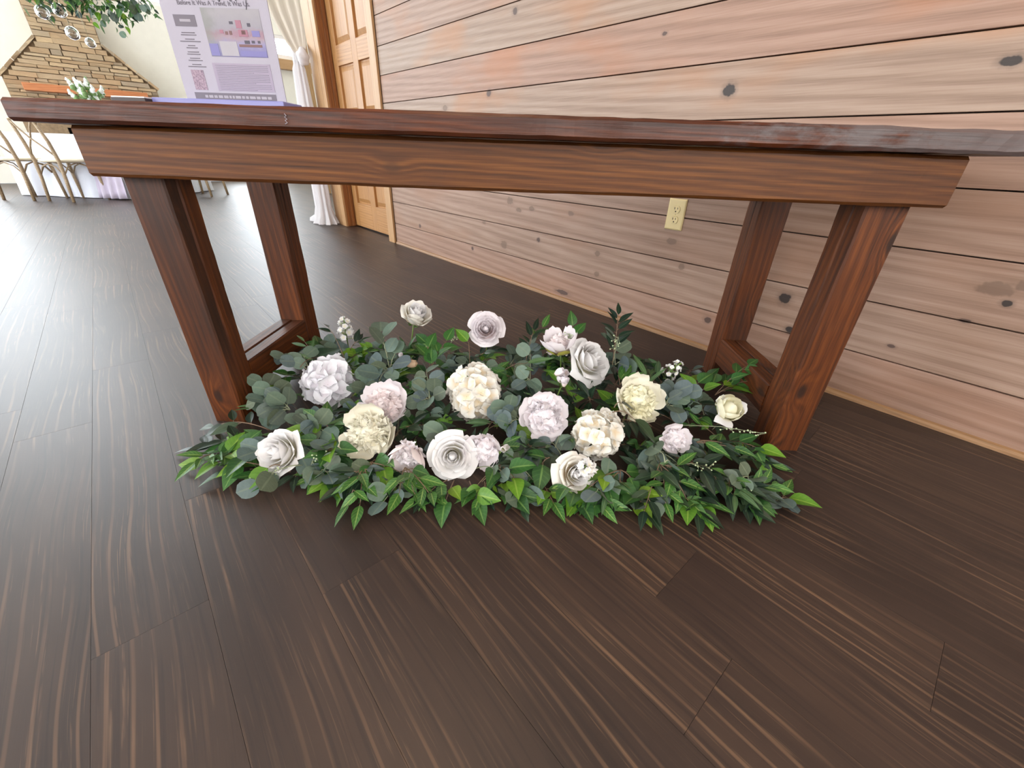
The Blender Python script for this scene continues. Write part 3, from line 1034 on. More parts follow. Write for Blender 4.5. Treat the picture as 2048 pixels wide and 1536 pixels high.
tag(run, 'pale lilac runner hanging over the near corner of the banquet table', 'runner')


def make_chair(label, base, yaw):
    """cross-back chair; local +y is the way it faces"""
    M0 = Matrix.Translation(base) @ Matrix.Rotation(yaw, 4, 'Z')
    c = thing('cross_back_chair', M=M0)
    tag(c, label, 'chair', 'cross-back chairs round the banquet table')
    tb = lambda name, paths, mat=M_CHAIR, par=c: obj(name, tube_mesh(paths, 8), mat, par, M0)
    for s in (-1, 1):
        tb('rear_leg', [([(s * 0.185, -0.215, 0.0), (s * 0.18, -0.19, 0.25), (s * 0.178, -0.178, 0.45), (s * 0.180, -0.20, 0.65), (s * 0.165, -0.25, 0.86)], [0.016, 0.018, 0.020, 0.018, 0.016])])
        tb('front_leg', [([(s * 0.205, 0.20, 0.0), (s * 0.20, 0.19, 0.25), (s * 0.19, 0.18, 0.45)], [0.015, 0.018, 0.021])])
        tb('brace', [([(s * 0.186, 0.18, 0.30), (s * 0.182, 0.10, 0.40), (s * 0.18, 0.0, 0.43), (s * 0.178, -0.10, 0.40), (s * 0.178, -0.18, 0.30)], 0.007)])
    tb('top_rail', [([(-0.185, -0.235, 0.83), (-0.15, -0.262, 0.875), (0, -0.285, 0.895), (0.15, -0.262, 0.875), (0.185, -0.235, 0.83)], [0.014, 0.017, 0.018, 0.017, 0.014])])
    for s in (-1, 1):
        tb('cross_slat', [([(s * 0.175, -0.185, 0.50), (s * 0.09, -0.215, 0.60), (0, -0.238 - 0.006 * s, 0.69), (-s * 0.09, -0.258, 0.79), (-s * 0.15, -0.262, 0.865)], 0.009)])
    for y_ in (-0.18, 0.18):
        tb('stretcher', [([(-0.17, y_, 0.30), (-0.10, y_, 0.385), (0, y_, 0.42), (0.10, y_, 0.385), (0.17, y_, 0.30)], 0.007)])
    seat = lathe([(0.0, 0.0), (0.19, 0.0), (0.222, 0.008), (0.228, 0.022), (0.21, 0.036), (0.0, 0.040)], 28)
    obj('seat', seat, M_SEAT, c, M0 @ Matrix.Translation((0, 0.0, 0.432)) @ Matrix.Diagonal((1, 0.98, 1, 1)))
    return c


M_SEAT = plain('ivory_seat', srgb(214, 202, 178), 0.5, var=0.05)
yawN = math.atan2(N.y, N.x) - math.pi / 2
make_chair('cross-back chair at the left edge of the view, facing the white tablecloth', H(-0.385, 0.2), yawN + 0.05)
make_chair('cross-back chair beside the lilac runner, its back to the rustic table', H(0.16, 0.235), yawN - 0.14)
make_chair('cross-back chair seen through the rustic table legs, at the far side of the banquet table', H(1.03, 1.36), yawN + math.pi / 2)

# vase of white stems on the banquet table
VB = H(0.0, 1.1, 0.7475)
vase = thing('flower_vase', VB)
tag(vase, 'tall clear vase of white and green stems on the banquet table', 'vase')
M_GLASS = Mat('clear_glass')
M_GLASS.set(Roughness=0.02, IOR=1.45)
M_GLASS.b.inputs['Transmission Weight'].default_value = 1.0
M_GLASS = M_GLASS.m
vm = lathe([(0.0, 0.004), (0.045, 0.004), (0.05, 0.02), (0.042, 0.16), (0.052, 0.28), (0.049, 0.28), (0.039, 0.16), (0.046, 0.02), (0.0, 0.012)], 24)
obj('glass', vm, M_GLASS, vase, Matrix.Translation(VB))
M_GSTEM = plain('green_stem', srgb(104, 132, 72), 0.5, var=0.15)
M_WBLOOM = plain('white_bloom', srgb(236, 238, 232), 0.7, var=0.04)
rv = random.Random(5)
blob = ico(1.0, 1)
for v in blob.vertices:
    v.co *= 0.8 + 0.5 * noise.noise(v.co * 2.3)
blob.materials.append(M_WBLOOM)
blob_g = blob.copy()
blob_g.materials.clear()
blob_g.materials.append(M_GSTEM)
for k in range(26):
    a = rv.uniform(0, 6.28)
    sp_ = rv.uniform(0.03, 0.24)
    hh = rv.uniform(0.42, 0.66)
    p = [VB + Vector((0.02 * math.cos(a), 0.02 * math.sin(a), 0.03)), VB + Vector((0.02 * math.cos(a), 0.02 * math.sin(a), 0.25)), VB + Vector((sp_ * math.cos(a), sp_ * math.sin(a), hh))]
    s_ = obj('stem', tube_mesh([(p, 0.003)], 5), M_GSTEM, vase)
    d = (p[2] - p[1]).normalized()
    for j in range(4):
        q = p[2] - d * (0.03 * j)
        r_ = 0.020 + 0.006 * j
        obj('bloom', blob if (j < 3 and k % 4) else blob_g, None, s_, Matrix.Translation(q + Vector((rv.uniform(-.01, .01), rv.uniform(-.01, .01), 0))) @ Matrix.Diagonal((r_, r_, r_ * 1.3, 1)))

# low garland along the banquet table
# ------------------------------------------------------------------ hall drapes and post
def column_drape(name, c, rx, ry, top, seed, puddle, mat, label, yaw=0.0, folds=9):
    n = 72
    V, Fc = [], []
    zs = [(top, 0.45, 0), (top - 0.06, 0.75, 0), (top * 0.7, 1.0, 0), (top * 0.35, 1.05, 0), (0.16, 1.1, 0), (0.07, 1.35, .3), (0.03, 1.7, 1), (0.006, 1.8, 1)]
    for zi, (z, sc_, pd) in enumerate(zs):
        for k in range(n):
            a = 2 * math.pi * k / n
            w = 1 + 0.16 * math.sin(folds * a + seed + 0.5 * zi) + 0.08 * math.sin(2.3 * folds * a + zi)
            ex = 1 + pd * puddle * max(0, math.cos(a - math.pi))
            V.append((rx * sc_ * w * math.cos(a) * ex, ry * sc_ * w * math.sin(a), z + (0.012 * math.sin(5 * a + seed) if 0 < pd and z > 0.02 else 0)))
    for i in range(len(zs) - 1):
        for k in range(n):
            k2 = (k + 1) % n
            Fc.append((i * n + k, (i + 1) * n + k, (i + 1) * n + k2, i * n + k2)[::-1])
    Fc.append(tuple(range(n)))
    o = obj(name, mesh_from(V, Fc, smooth=True), mat, None, Matrix.Translation(c) @ Matrix.Rotation(yaw, 4, 'Z'))
    return o


cur = thing('tied_drape', (-4.70, 1.585, 0))
tag(cur, 'white sheer drape knotted at the wall end and pooled on the floor', 'drape')
fall = column_drape('fall', (-4.73, 1.575, 0), 0.085, 0.06, 1.36, 0.7, 1.3, M_SHEER, None)
M0 = fall.matrix_basis.copy()
fall.parent = cur
fall.matrix_basis = wm(cur).inverted() @ M0
# knot
kn = ico(0.06, 3)
for v in kn.vertices:
    v.co *= 1 + 0.25 * noise.noise(v.co * 28) + 0.12 * math.sin(v.co.z * 120 + v.co.x * 60)
obj('knot', kn, M_SHEER, cur, Matrix.Translation((-4.66, 1.60, 1.385)) @ Matrix.Diagonal((0.9, 0.8, 1.05, 1)))
# swag running up from the knot to the hall ceiling
V, Fc = [], []
path = [((-4.66, 1.60, 1.41), 0.05), ((-4.95, 1.68, 1.60), 0.13), ((-5.4, 1.80, 1.88), 0.20), ((-6.0, 1.97, 2.22), 0.25), ((-6.7, 2.25, 2.58), 0.28), ((-7.4, 2.55, 2.97), 0.30)]
cols = 25
for p, hw in path:
    p = Vector(p)
    wdir = Vector((0.15, 0.75, 0.62)).normalized()
    ndir = Vector((-0.7, -0.35, 0.6)).normalized()
    for i in range(cols):
        t = -1 + 2 * i / (cols - 1)
        V.append(p + wdir * hw * t + ndir * 0.16 * hw * math.sin(t * 13 + 0.4) - Z * 0.12 * hw * (1 - t * t))
for r in range(len(path) - 1):
    for i in range(cols - 1):
        Fc.append((r * cols + i, (r + 1) * cols + i, (r + 1) * cols + i + 1, r * cols + i + 1))
sw = obj('swag', mesh_from(V, Fc, smooth=True), M_SWAG, cur)
sol = sw.modifiers.new('thickness', 'SOLIDIFY')
sol.thickness = 0.002
post = thing('arbor_post', (-8.0, 2.75, 0))
tag(post, 'tan wooden post with a white drape beside it, far in the hall', 'post')
obj('post', box_mesh((2.35, 0.11, 0.11), 0.006), wood('tan_post', srgb(150, 112, 72), srgb(178, 140, 96), srgb(196, 160, 116), rough=0.5, bump=0), post, frame((-8.0, 2.76, 1.175), Z, X))
d2 = column_drape('hanging_drape', (-7.97, 2.63, 0), 0.05, 0.045, 2.1, 2.2, 0.2, M_SHEER, None, folds=7)
M0 = d2.matrix_basis.copy()
d2.parent = post
d2.matrix_basis = wm(post).inverted() @ M0
ledge = thing('wall_ledge', (FAR_X, 3.5, 2.05))
tag(ledge, 'tan wooden ledge under the small high window', 'ledge')
obj('ledge_board', box_mesh((1.2, 0.16, 0.17), 0.006), M_CASING, ledge, frame((FAR_X + 0.085, 3.62, 2.18), Y, X))

# ------------------------------------------------------------------ hanging greenery with glass globes
def leaf_mesh(kind, var=0, nu=4, nv=7):
    rv_ = random.Random(hash(kind) % 1000 + var * 17 if False else sum(map(ord, kind)) * 31 + var)
    V, lu, lv = [], [], []
    fold = {'E': 0.10, 'R': 0.28, 'S': 0.30, 'F': 0.26, 'O': 0.3, 'I': 0.22}[kind] * rv_.uniform(0.6, 1.3)
    bend = {'E': 0.10, 'R': 0.20, 'S': 0.22, 'F': 0.20, 'O': 0.15, 'I': 0.18}[kind] * rv_.uniform(0.3, 1.4)
    tw = rv_.uniform(-0.25, 0.25)
    for j in range(nv + 1):
        t = j / nv
        if kind == 'E':
            w = 0.45 * max(0.0, 1 - abs(2 * t - 1) ** 2.3) ** 0.5
        elif kind == 'F':
            w = 0.31 * math.sin(math.pi * t ** 0.66) ** 0.9 * (1 - 0.25 * t ** 4)
        elif kind == 'I':
            w = 0.42 * math.sin(math.pi * t ** 0.55) ** 0.85
        elif kind == 'O':
            w = 0.10 * math.sin(math.pi * t ** 0.8) ** 0.8
        else:
            w = 0.185 * math.sin(math.pi * t ** 0.72) ** 1.05
        for i in range(nu + 1):
            s = -1 + 2 * i / nu
            y = s * w
            z = fold * abs(y) - bend * t * t + 0.02 * math.sin(9 * t + 4 * s) * w + tw * y * t
            V.append((t, y, z))
            lu.append(s)
            lv.append(t)
    Fc = []
    for j in range(nv):
        for i in range(nu):
            a = j * (nu + 1) + i
            Fc.append((a, a + nu + 1, a + nu + 2, a + 1)[::-1])
    me = mesh_from(V, Fc, smooth=True, attrs={'lu': lu, 'lv': lv})
    return me


def leaf_mat(name, cols, rib, rough, spec=0.5, vein=0.3, translu=0.18, ribamt=0.7):
    m = Mat(name)
    oi = m.n('ObjectInfo')
    c = m.ramp(oi.outputs['Random'], [(i / max(1, len(cols) - 1), cc) for i, cc in enumerate(cols)])
    au = m.n('Attribute', attribute_name='lu')
    av = m.n('Attribute', attribute_name='lv')
    ab = m.math('ABSOLUTE', au.outputs['Fac'])
    mid_ = m.step(ab, 0.16, 0.03)
    vv = m.math('SINE', m.math('MULTIPLY', m.math('SUBTRACT', av.outputs['Fac'], m.math('MULTIPLY', ab, 0.22)), 42.0))
    vein_ = m.math('MULTIPLY', m.step(vv, 0.4, 1.0), vein * 0.5)
    tcn = m.n('TexCoord')
    nz = m.noise(tcn.outputs['Object'], 4.0, 3.0)
    c = m.mix(m.math('MULTIPLY', m.step(nz, 0.35, 0.7), 0.25), c, m.mix(1.0, c, (0.55, 0.62, 0.55, 1), 'MULTIPLY'))
    c = m.mix(m.math('MAXIMUM', m.math('MULTIPLY', mid_, ribamt), vein_), c, rib)
    m.base(c)
    m.set(Roughness=rough)
    m.b.inputs['Specular IOR Level'].default_value = spec
    m.bump(m.math('ADD', mid_, vein_), 0.25, 0.001)
    tr = m.n('BsdfTranslucent')
    m.l(c, tr.inputs[0])
    mx = m.n('MixShader')
    mx.inputs[0].default_value = translu
    m.l(m.b.outputs[0], mx.inputs[1])
    m.l(tr.outputs[0], mx.inputs[2])
    m.l(mx.outputs[0], m.out.inputs[0])
    return m.m


LM = {
    'E': leaf_mat('eucalyptus_leaf', [srgb(90, 106, 110), srgb(112, 134, 118), srgb(98, 108, 88), srgb(128, 150, 136), srgb(102, 116, 122), srgb(106, 116, 94)], srgb(140, 152, 126), 0.65, 0.3, 0.12, ribamt=0.35),
    'R': leaf_mat('ruscus_leaf', [srgb(26, 42, 30), srgb(38, 58, 42), srgb(34, 52, 44), srgb(50, 70, 42)], srgb(70, 92, 66), 0.38, 0.5, 0.15),
    'S': leaf_mat('smilax_leaf', [srgb(58, 104, 46), srgb(74, 122, 54), srgb(50, 90, 46)], srgb(160, 186, 104), 0.4, 0.5, 0.35),
    'F': leaf_mat('ficus_leaf', [srgb(50, 96, 44), srgb(64, 112, 52), srgb(46, 84, 46), srgb(60, 104, 46)], srgb(120, 156, 84), 0.4, 0.5, 0.2),
    'B': leaf_mat('young_ficus_leaf', [srgb(112, 158, 44), srgb(98, 148, 52), srgb(128, 160, 40)], srgb(158, 190, 84), 0.42, 0.5, 0.2, 0.3),
    'O': leaf_mat('olive_leaf', [srgb(74, 104, 62), srgb(88, 116, 72), srgb(66, 96, 66)], srgb(120, 144, 96), 0.5, 0.4, 0.1),
    'I': leaf_mat('ivy_leaf', [srgb(36, 66, 44), srgb(42, 74, 50)], srgb(70, 104, 76), 0.5, 0.4, 0.25),
}
LEAF = {}
for k in 'ERSFOI':
    LEAF[k] = []
    for v in range(4):
        me = leaf_mesh(k, v)
        me.materials.append(LM[k])
        LEAF[k].append(me)
LEAF['B'] = []
for v in range(4):
    me = leaf_mesh('F', v)
    me.materials.append(LM['B'])
    LEAF['B'].append(me)

hg = thing('hanging_greenery', (-7.0, 0.25, 1.95))
tag(hg, 'overhead garland of mixed green foliage hanging above the banquet table', 'garland')
rg = random.Random(21)
spine = [(-7.0, -0.15, 1.95), (-7.0, 0.10, 1.93), (-7.0, 0.35, 1.94), (-7.0, 0.60, 1.96), (-7.0, 0.85, 2.04)]
obj('stem', tube_mesh([(spine, 0.008)], 6), M_WIRE, hg)
for k in range(440):
    t = rg.random() ** 0.9 * 3.999
    i = int(t)
    p = Vector(spine[i]).lerp(Vector(spine[i + 1]), t - i)
    spread = 0.10 if i == 0 else 0.13
    p += Vector((rg.gauss(0, 0.06), rg.gauss(0, 0.05), rg.gauss(-0.02, spread * 0.7)))
    d = Vector((rg.gauss(0, 0.5), rg.gauss(0.1, 0.6), rg.gauss(-0.55, 0.45))).normalized()
    L_ = rg.uniform(0.05, 0.09)
    kk = rg.choice('SSFOBRE')
    nrm = Vector((rg.gauss(0, .6), rg.gauss(0, .6), 1))
    M0 = frame(p, d, nrm.cross(d)) @ Matrix.Diagonal((L_, L_, L_, 1))
    obj('leaf', LEAF[kk][rg.randrange(4)], None, hg, M0)
globe_me = lathe([(0.012, 0.052), (0.03, 0.042), (0.046, 0.022), (0.05, 0.0), (0.046, -0.022), (0.03, -0.042), (0.0, -0.05), (0.0, -0.047), (0.028, -0.04), (0.043, -0.021), (0.047, 0.0), (0.043, 0.021), (0.028, 0.04), (0.010, 0.05)], 24)
globe_me.materials.append(M_GLASS)
for i, (y, z, r_, lab) in enumerate([(-0.006, 1.757, 1.1, 'clear glass globe hanging leftmost under the greenery'), (0.125, 1.795, 1.1, 'clear glass globe tucked up against the greenery'),
                                    (0.158, 1.624, 1.1, 'largest clear glass globe hanging in front of the stone chimney'), (0.273, 1.565, 0.85, 'small clear glass globe hanging lowest on its string')]):
    g = thing('glass_globe', (-7.0, y, z))
    tag(g, lab, 'ornament', 'glass globes under the greenery')
    obj('globe', globe_me, None, g, Matrix.Translation((-7.0, y, z)) @ Matrix.Diagonal((r_, r_, r_, 1)))
    obj('string', tube_mesh([([(-7.0, y, z + 0.05 * r_), (-7.0, y - 0.01, 2.0)], 0.003)], 5), M_WIRE, g)

# ------------------------------------------------------------------ silk flowers
def petal_mat(name, edge, base_, rough=0.65, tr_=0.22):
    m = Mat(name)
    a = m.n('Attribute', attribute_name='grad')
    tcn = m.n('TexCoord')
    nz = m.noise(tcn.outputs['Object'], 60.0, 3.0)
    f = m.math('ADD', a.outputs['Fac'], m.math('MULTIPLY', m.math('SUBTRACT', nz, 0.5), 0.25))
    c = m.ramp(f, [(0.05, base_), (0.6, edge)])
    m.base(c)
    m.set(Roughness=rough)
    m.b.inputs['Specular IOR Level'].default_value = 0.25
    t = m.n('BsdfTranslucent')
    m.l(c, t.inputs[0])
    mx = m.n('MixShader')
    mx.inputs[0].default_value = tr_
    m.l(m.b.outputs[0], mx.inputs[1])
    m.l(t.outputs[0], mx.inputs[2])
    m.l(mx.outputs[0], m.out.inputs[0])
    return m.m


PM = {
    'white': petal_mat('white_silk_petal', srgb(250, 248, 248), srgb(250, 243, 215)),
    'blushwhite': petal_mat('blush_white_petal', srgb(250, 243, 246), srgb(248, 226, 222)),
    'lilac': petal_mat('lilac_white_petal', srgb(250, 244, 248), srgb(250, 230, 226)),
    'cool': petal_mat('cool_white_petal', srgb(248, 247, 252), srgb(240, 232, 240)),
    'blush': petal_mat('blush_pink_petal', srgb(252, 240, 240), srgb(250, 216, 206)),
    'cream': petal_mat('cream_petal', srgb(252, 248, 232), srgb(246, 230, 182)),
    'ivory': petal_mat('ivory_petal', srgb(252, 248, 240), srgb(244, 224, 190)),
    'butter': petal_mat('butter_cream_petal', srgb(252, 248, 222), srgb(250, 238, 176)),
    'peach': petal_mat('peach_bud_petal', srgb(226, 196, 164), srgb(214, 176, 140)),
    'olive': petal_mat('yellow_green_sepal', srgb(196, 190, 92), srgb(170, 168, 62)),
}
M_SEPAL = plain('green_sepal', srgb(96, 132, 62), 0.5, var=0.12, nscale=40)
M_FSTEM = plain('flower_stem', srgb(112, 140, 66), 0.5, var=0.12, nscale=20)
M_TWIG = plain('brown_twig', srgb(120, 98, 78), 0.6, var=0.15, nscale=30)
M_GTWIG = plain('grey_green_twig', srgb(140, 146, 118), 0.6, var=0.12, nscale=30)
M_BERRY = plain('pale_green_seed', srgb(196, 210, 168), 0.5, var=0.08, nscale=60)


class Pet:
    def __init__(s):
        s.V, s.F, s.G = [], [], []

    def add(s, phi0, half, prof, drop=0.2, ruf=0.0, seed=0.0, nu=6, nv=6, M=None, tip=0.0, gscale=1.0):
        b = len(s.V)
        for j in range(nv + 1):
            v = j / nv
            r, z = prof(v)
            for i in range(nu + 1):
                q = -1 + 2 * i / nu
                hw = half * (0.55 + 0.45 * math.sin(math.pi * min(1.0, 0.15 + 0.75 * v)))
                ph = phi0 + hw * q
                wv = ruf * v * v * (math.sin(q * 6.3 + seed * 5) + 0.6 * math.sin(q * 13 + seed * 9))
                zz_ = z - drop * q * q * v * v + wv + tip * max(0, 1 - abs(q) * 2.2) * v ** 6
                rr_ = r + 0.6 * wv
                p = Vector((rr_ * math.cos(ph), rr_ * math.sin(ph), zz_))
                s.V.append(M @ p if M is not None else p)
                s.G.append(v * gscale)
        for j in range(nv):
            for i in range(nu):
                a = b + j * (nu + 1) + i
                s.F.append((a, a + 1, a + nu + 2, a + nu + 1))

    def mesh(s):
        return mesh_from(s.V, s.F, smooth=True, attrs={'grad': s.G})


def add_core(P, r_, z0, z1, grad=0.35):
    """closed bud inside the petals"""
    b = len(P.V)
    n, rows = 12, 7
    for j in range(rows + 1):
        t = j / rows
        rr_ = r_ * math.sin(math.pi * (0.18 + 0.80 * t)) ** 0.8
        for k in range(n):
            a = 2 * math.pi * k / n + t * 1.5
            q = 1 + 0.10 * math.sin(3 * a - 5 * t)
            P.V.append(Vector((rr_ * q * math.cos(a), rr_ * q * math.sin(a), z0 + (z1 - z0) * t)))
            P.G.append(grad + 0.5 * t)
    for j in range(rows):
        for k in range(n):
            k2 = (k + 1) % n
            P.F.append((b + j * n + k, b + j * n + k2, b + (j + 1) * n + k2, b + (j + 1) * n + k))
    P.F.append(tuple(b + rows * n + k for k in range(n)))


def rose_meshes(R_, open_, seed, spiral=20):
    rn = random.Random(seed)
    inn, out = Pet(), Pet()
    H_ = R_ * 1.15
    add_core(inn, R_ * 0.20, 0.0, H_ * 0.98)
    o = open_
    whorls = [(3, 0.22, 1.0, 1.35, 0.0), (3, 0.34, 0.99, 1.25, 0.02), (4, 0.47, 0.96 - 0.03 * o, 1.05, 0.05), (4, 0.60, 0.91 - 0.07 * o, 0.98, 0.09), (5, 0.72, 0.86 - 0.16 * o, 0.86, 0.15), (5, 0.80, 0.80 - 0.28 * o, 0.82, 0.30)]
    ph0 = 0.0
    for wi, (cnt, rt, zt, half_, curl) in enumerate(whorls):
        ph0 += 0.9
        for j in range(cnt):
            phi = ph0 + 2 * math.pi * j / cnt + rn.uniform(-.16, .16)
            r1 = R_ * rt * (0.75 + 0.25 * o) * (1 + 0.09 * (j % 2) + rn.uniform(-.02, .03))
            z1 = H_ * zt * rn.uniform(0.96, 1.04)
            cu = R_ * curl * (0.3 + 0.8 * o) * rn.uniform(0.8, 1.25)
            (inn if wi < 3 else out).add(phi, half_, lambda v, r1=r1, z1=z1, cu=cu: (r1 * (0.30 + 0.70 * math.sin(math.pi * 0.5 * v) ** 0.55) + cu * max(0.0, v - 0.45) ** 2 * 3.3, z1 * v - 0.55 * cu * max(0.0, v - 0.7) * 3.3),
                0.17 * H_, 0.014 * R_, rn.random(), tip=0.05 * R_ * (wi > 2), nu=8, nv=9)
    return inn.mesh(), out.mesh()


def peony_meshes(R_, seed, guard=8, full=58, cup=0.8, ruf=0.07):
    rn = random.Random(seed)
    inn, out = Pet(), Pet()
    for k in range(guard):
        phi = k * 2 * math.pi / guard * (1 if k < guard / 2 else 1) + (0.4 if k % 2 else 0) + rn.uniform(-.15, .15)
        r1 = R_ * rn.uniform(1.0, 1.16) * (1.0 if k % 2 else 0.9)
        hh = R_ * cup * rn.uniform(0.85, 1.1)
        out.add(phi, 0.70, lambda v, r1=r1, hh=hh: (r1 * math.sin(math.pi * 0.5 * min(1, v * 1.05)) ** 0.9, hh * (v ** 1.6) - 0.1 * R_), 0.16 * R_, 0.045 * R_, rn.random(), nu=8, nv=7)
    add_core(inn, R_ * 0.62, -0.3 * R_, R_ * 0.70, 0.1)
    for k in range(full):
        t = (k + 0.5) / full
        th = math.acos(1 - 0.98 * t) * 0.92
        ph = k * 2.39996
        d = Vector((math.sin(th) * math.cos(ph), math.sin(th) * math.sin(ph), math.cos(th)))
        L_ = R_ * rn.uniform(0.86, 1.02) * (0.92 if th < 0.5 else 0.95)
        w_ = R_ * rn.uniform(0.24, 0.34)
        M = frame((0, 0, -0.1 * R_), d, Vector((rn.gauss(0, 1), rn.gauss(0, 1), rn.gauss(0, .4))))
        b = len(inn.V)
        nu, nv = 6, 5
        sd = rn.random() * 6
        for j in range(nv + 1):
            v = j / nv
            for i in range(nu + 1):
                q = -1 + 2 * i / nu
                x = L_ * (0.35 + 0.65 * v) + ruf * R_ * v * math.sin(q * 5 + sd) - 0.26 * R_ * q * q * v
                y = w_ * q * (0.4 + 0.6 * math.sin(math.pi * (0.1 + 0.62 * v)))
                z = (0.22 * R_ * q * q + 0.10 * R_ * v * v * (1 if k % 2 else -1)) + ruf * 0.8 * R_ * v * math.sin(q * 9 + sd * 2)
                inn.V.append(M @ Vector((x, y, z)))
                inn.G.append(v)
        for j in range(nv):
            for i in range(nu):
                a = b + j * (nu + 1) + i
                inn.F.append((a, a + 1, a + nu + 2, a + nu + 1))
    return inn.mesh(), out.mesh()


def floret_mesh(seed, npet=4, ruf=0.1):
    rn = random.Random(seed)
    P = Pet()
    for k in range(npet):
        phi = 2 * math.pi * k / npet + rn.uniform(-.12, .12)
        M = Matrix.Rotation(phi, 4, 'Z')
        b = len(P.V)
        nu, nv = 4, 4
        cu = rn.uniform(0.05, 0.25)
        for j in range(nv + 1):
            v = j / nv
            w = 0.62 * math.sin(math.pi * (0.05 + 0.78 * v ** 1.15)) ** 0.75
            for i in range(nu + 1):
                q = -1 + 2 * i / nu
                P.V.append(M @ Vector((v * (1 - 0.24 * q * q * v), w * q, cu * v * v + 0.18 * q * q * v + ruf * v * math.sin(q * 5 + seed))))
                P.G.append(v)
        for j in range(nv):
            for i in range(nu):
                a = b + j * (nu + 1) + i
                P.F.append((a, a + 1, a + nu + 2, a + nu + 1))
    return P.mesh()


def sepal_mesh(R_, mat=None):
    P = Pet()
    for k in range(5):
        P.add(k * 1.2566, 0.38, lambda v: (R_ * (0.12 + 0.42 * v), R_ * (-0.10 + 0.30 * v * v)), 0.1 * R_, 0, 0, 3, 4)
    return P.mesh()


def face_frame(c, d, roll=0.0):
    d = Vector(d).normalized()
    a = d.orthogonal().normalized()
    M = Matrix((a, d.cross(a), d)).transposed().to_4x4()
    M.translation = Vector(c)
    return M @ Matrix.Rotation(roll, 4, 'Z')


def to_cam(p):
    return (EYE - p).normalized()


FLOWERS = []     # (name used in labels, centre, radius)


def add_stem(root, c, d, r_, foot=None):
    p0 = c - d * r_ * 0.1
    f = foot or Vector((c.x - d.x * 0.06, c.y - d.y * 0.06, 0.006))
    f = Vector((f.x, f.y, 0.006))
    midp = p0 * 0.6 + f * 0.4 - d * 0.03
    midp.z = max(0.01, min(midp.z, p0.z * 0.8))
    pts = [f, (f + midp) / 2, midp, (midp + p0) / 2, p0]
    obj('stem', tube_mesh([(pts, 0.0022)], 6), M_FSTEM, root)


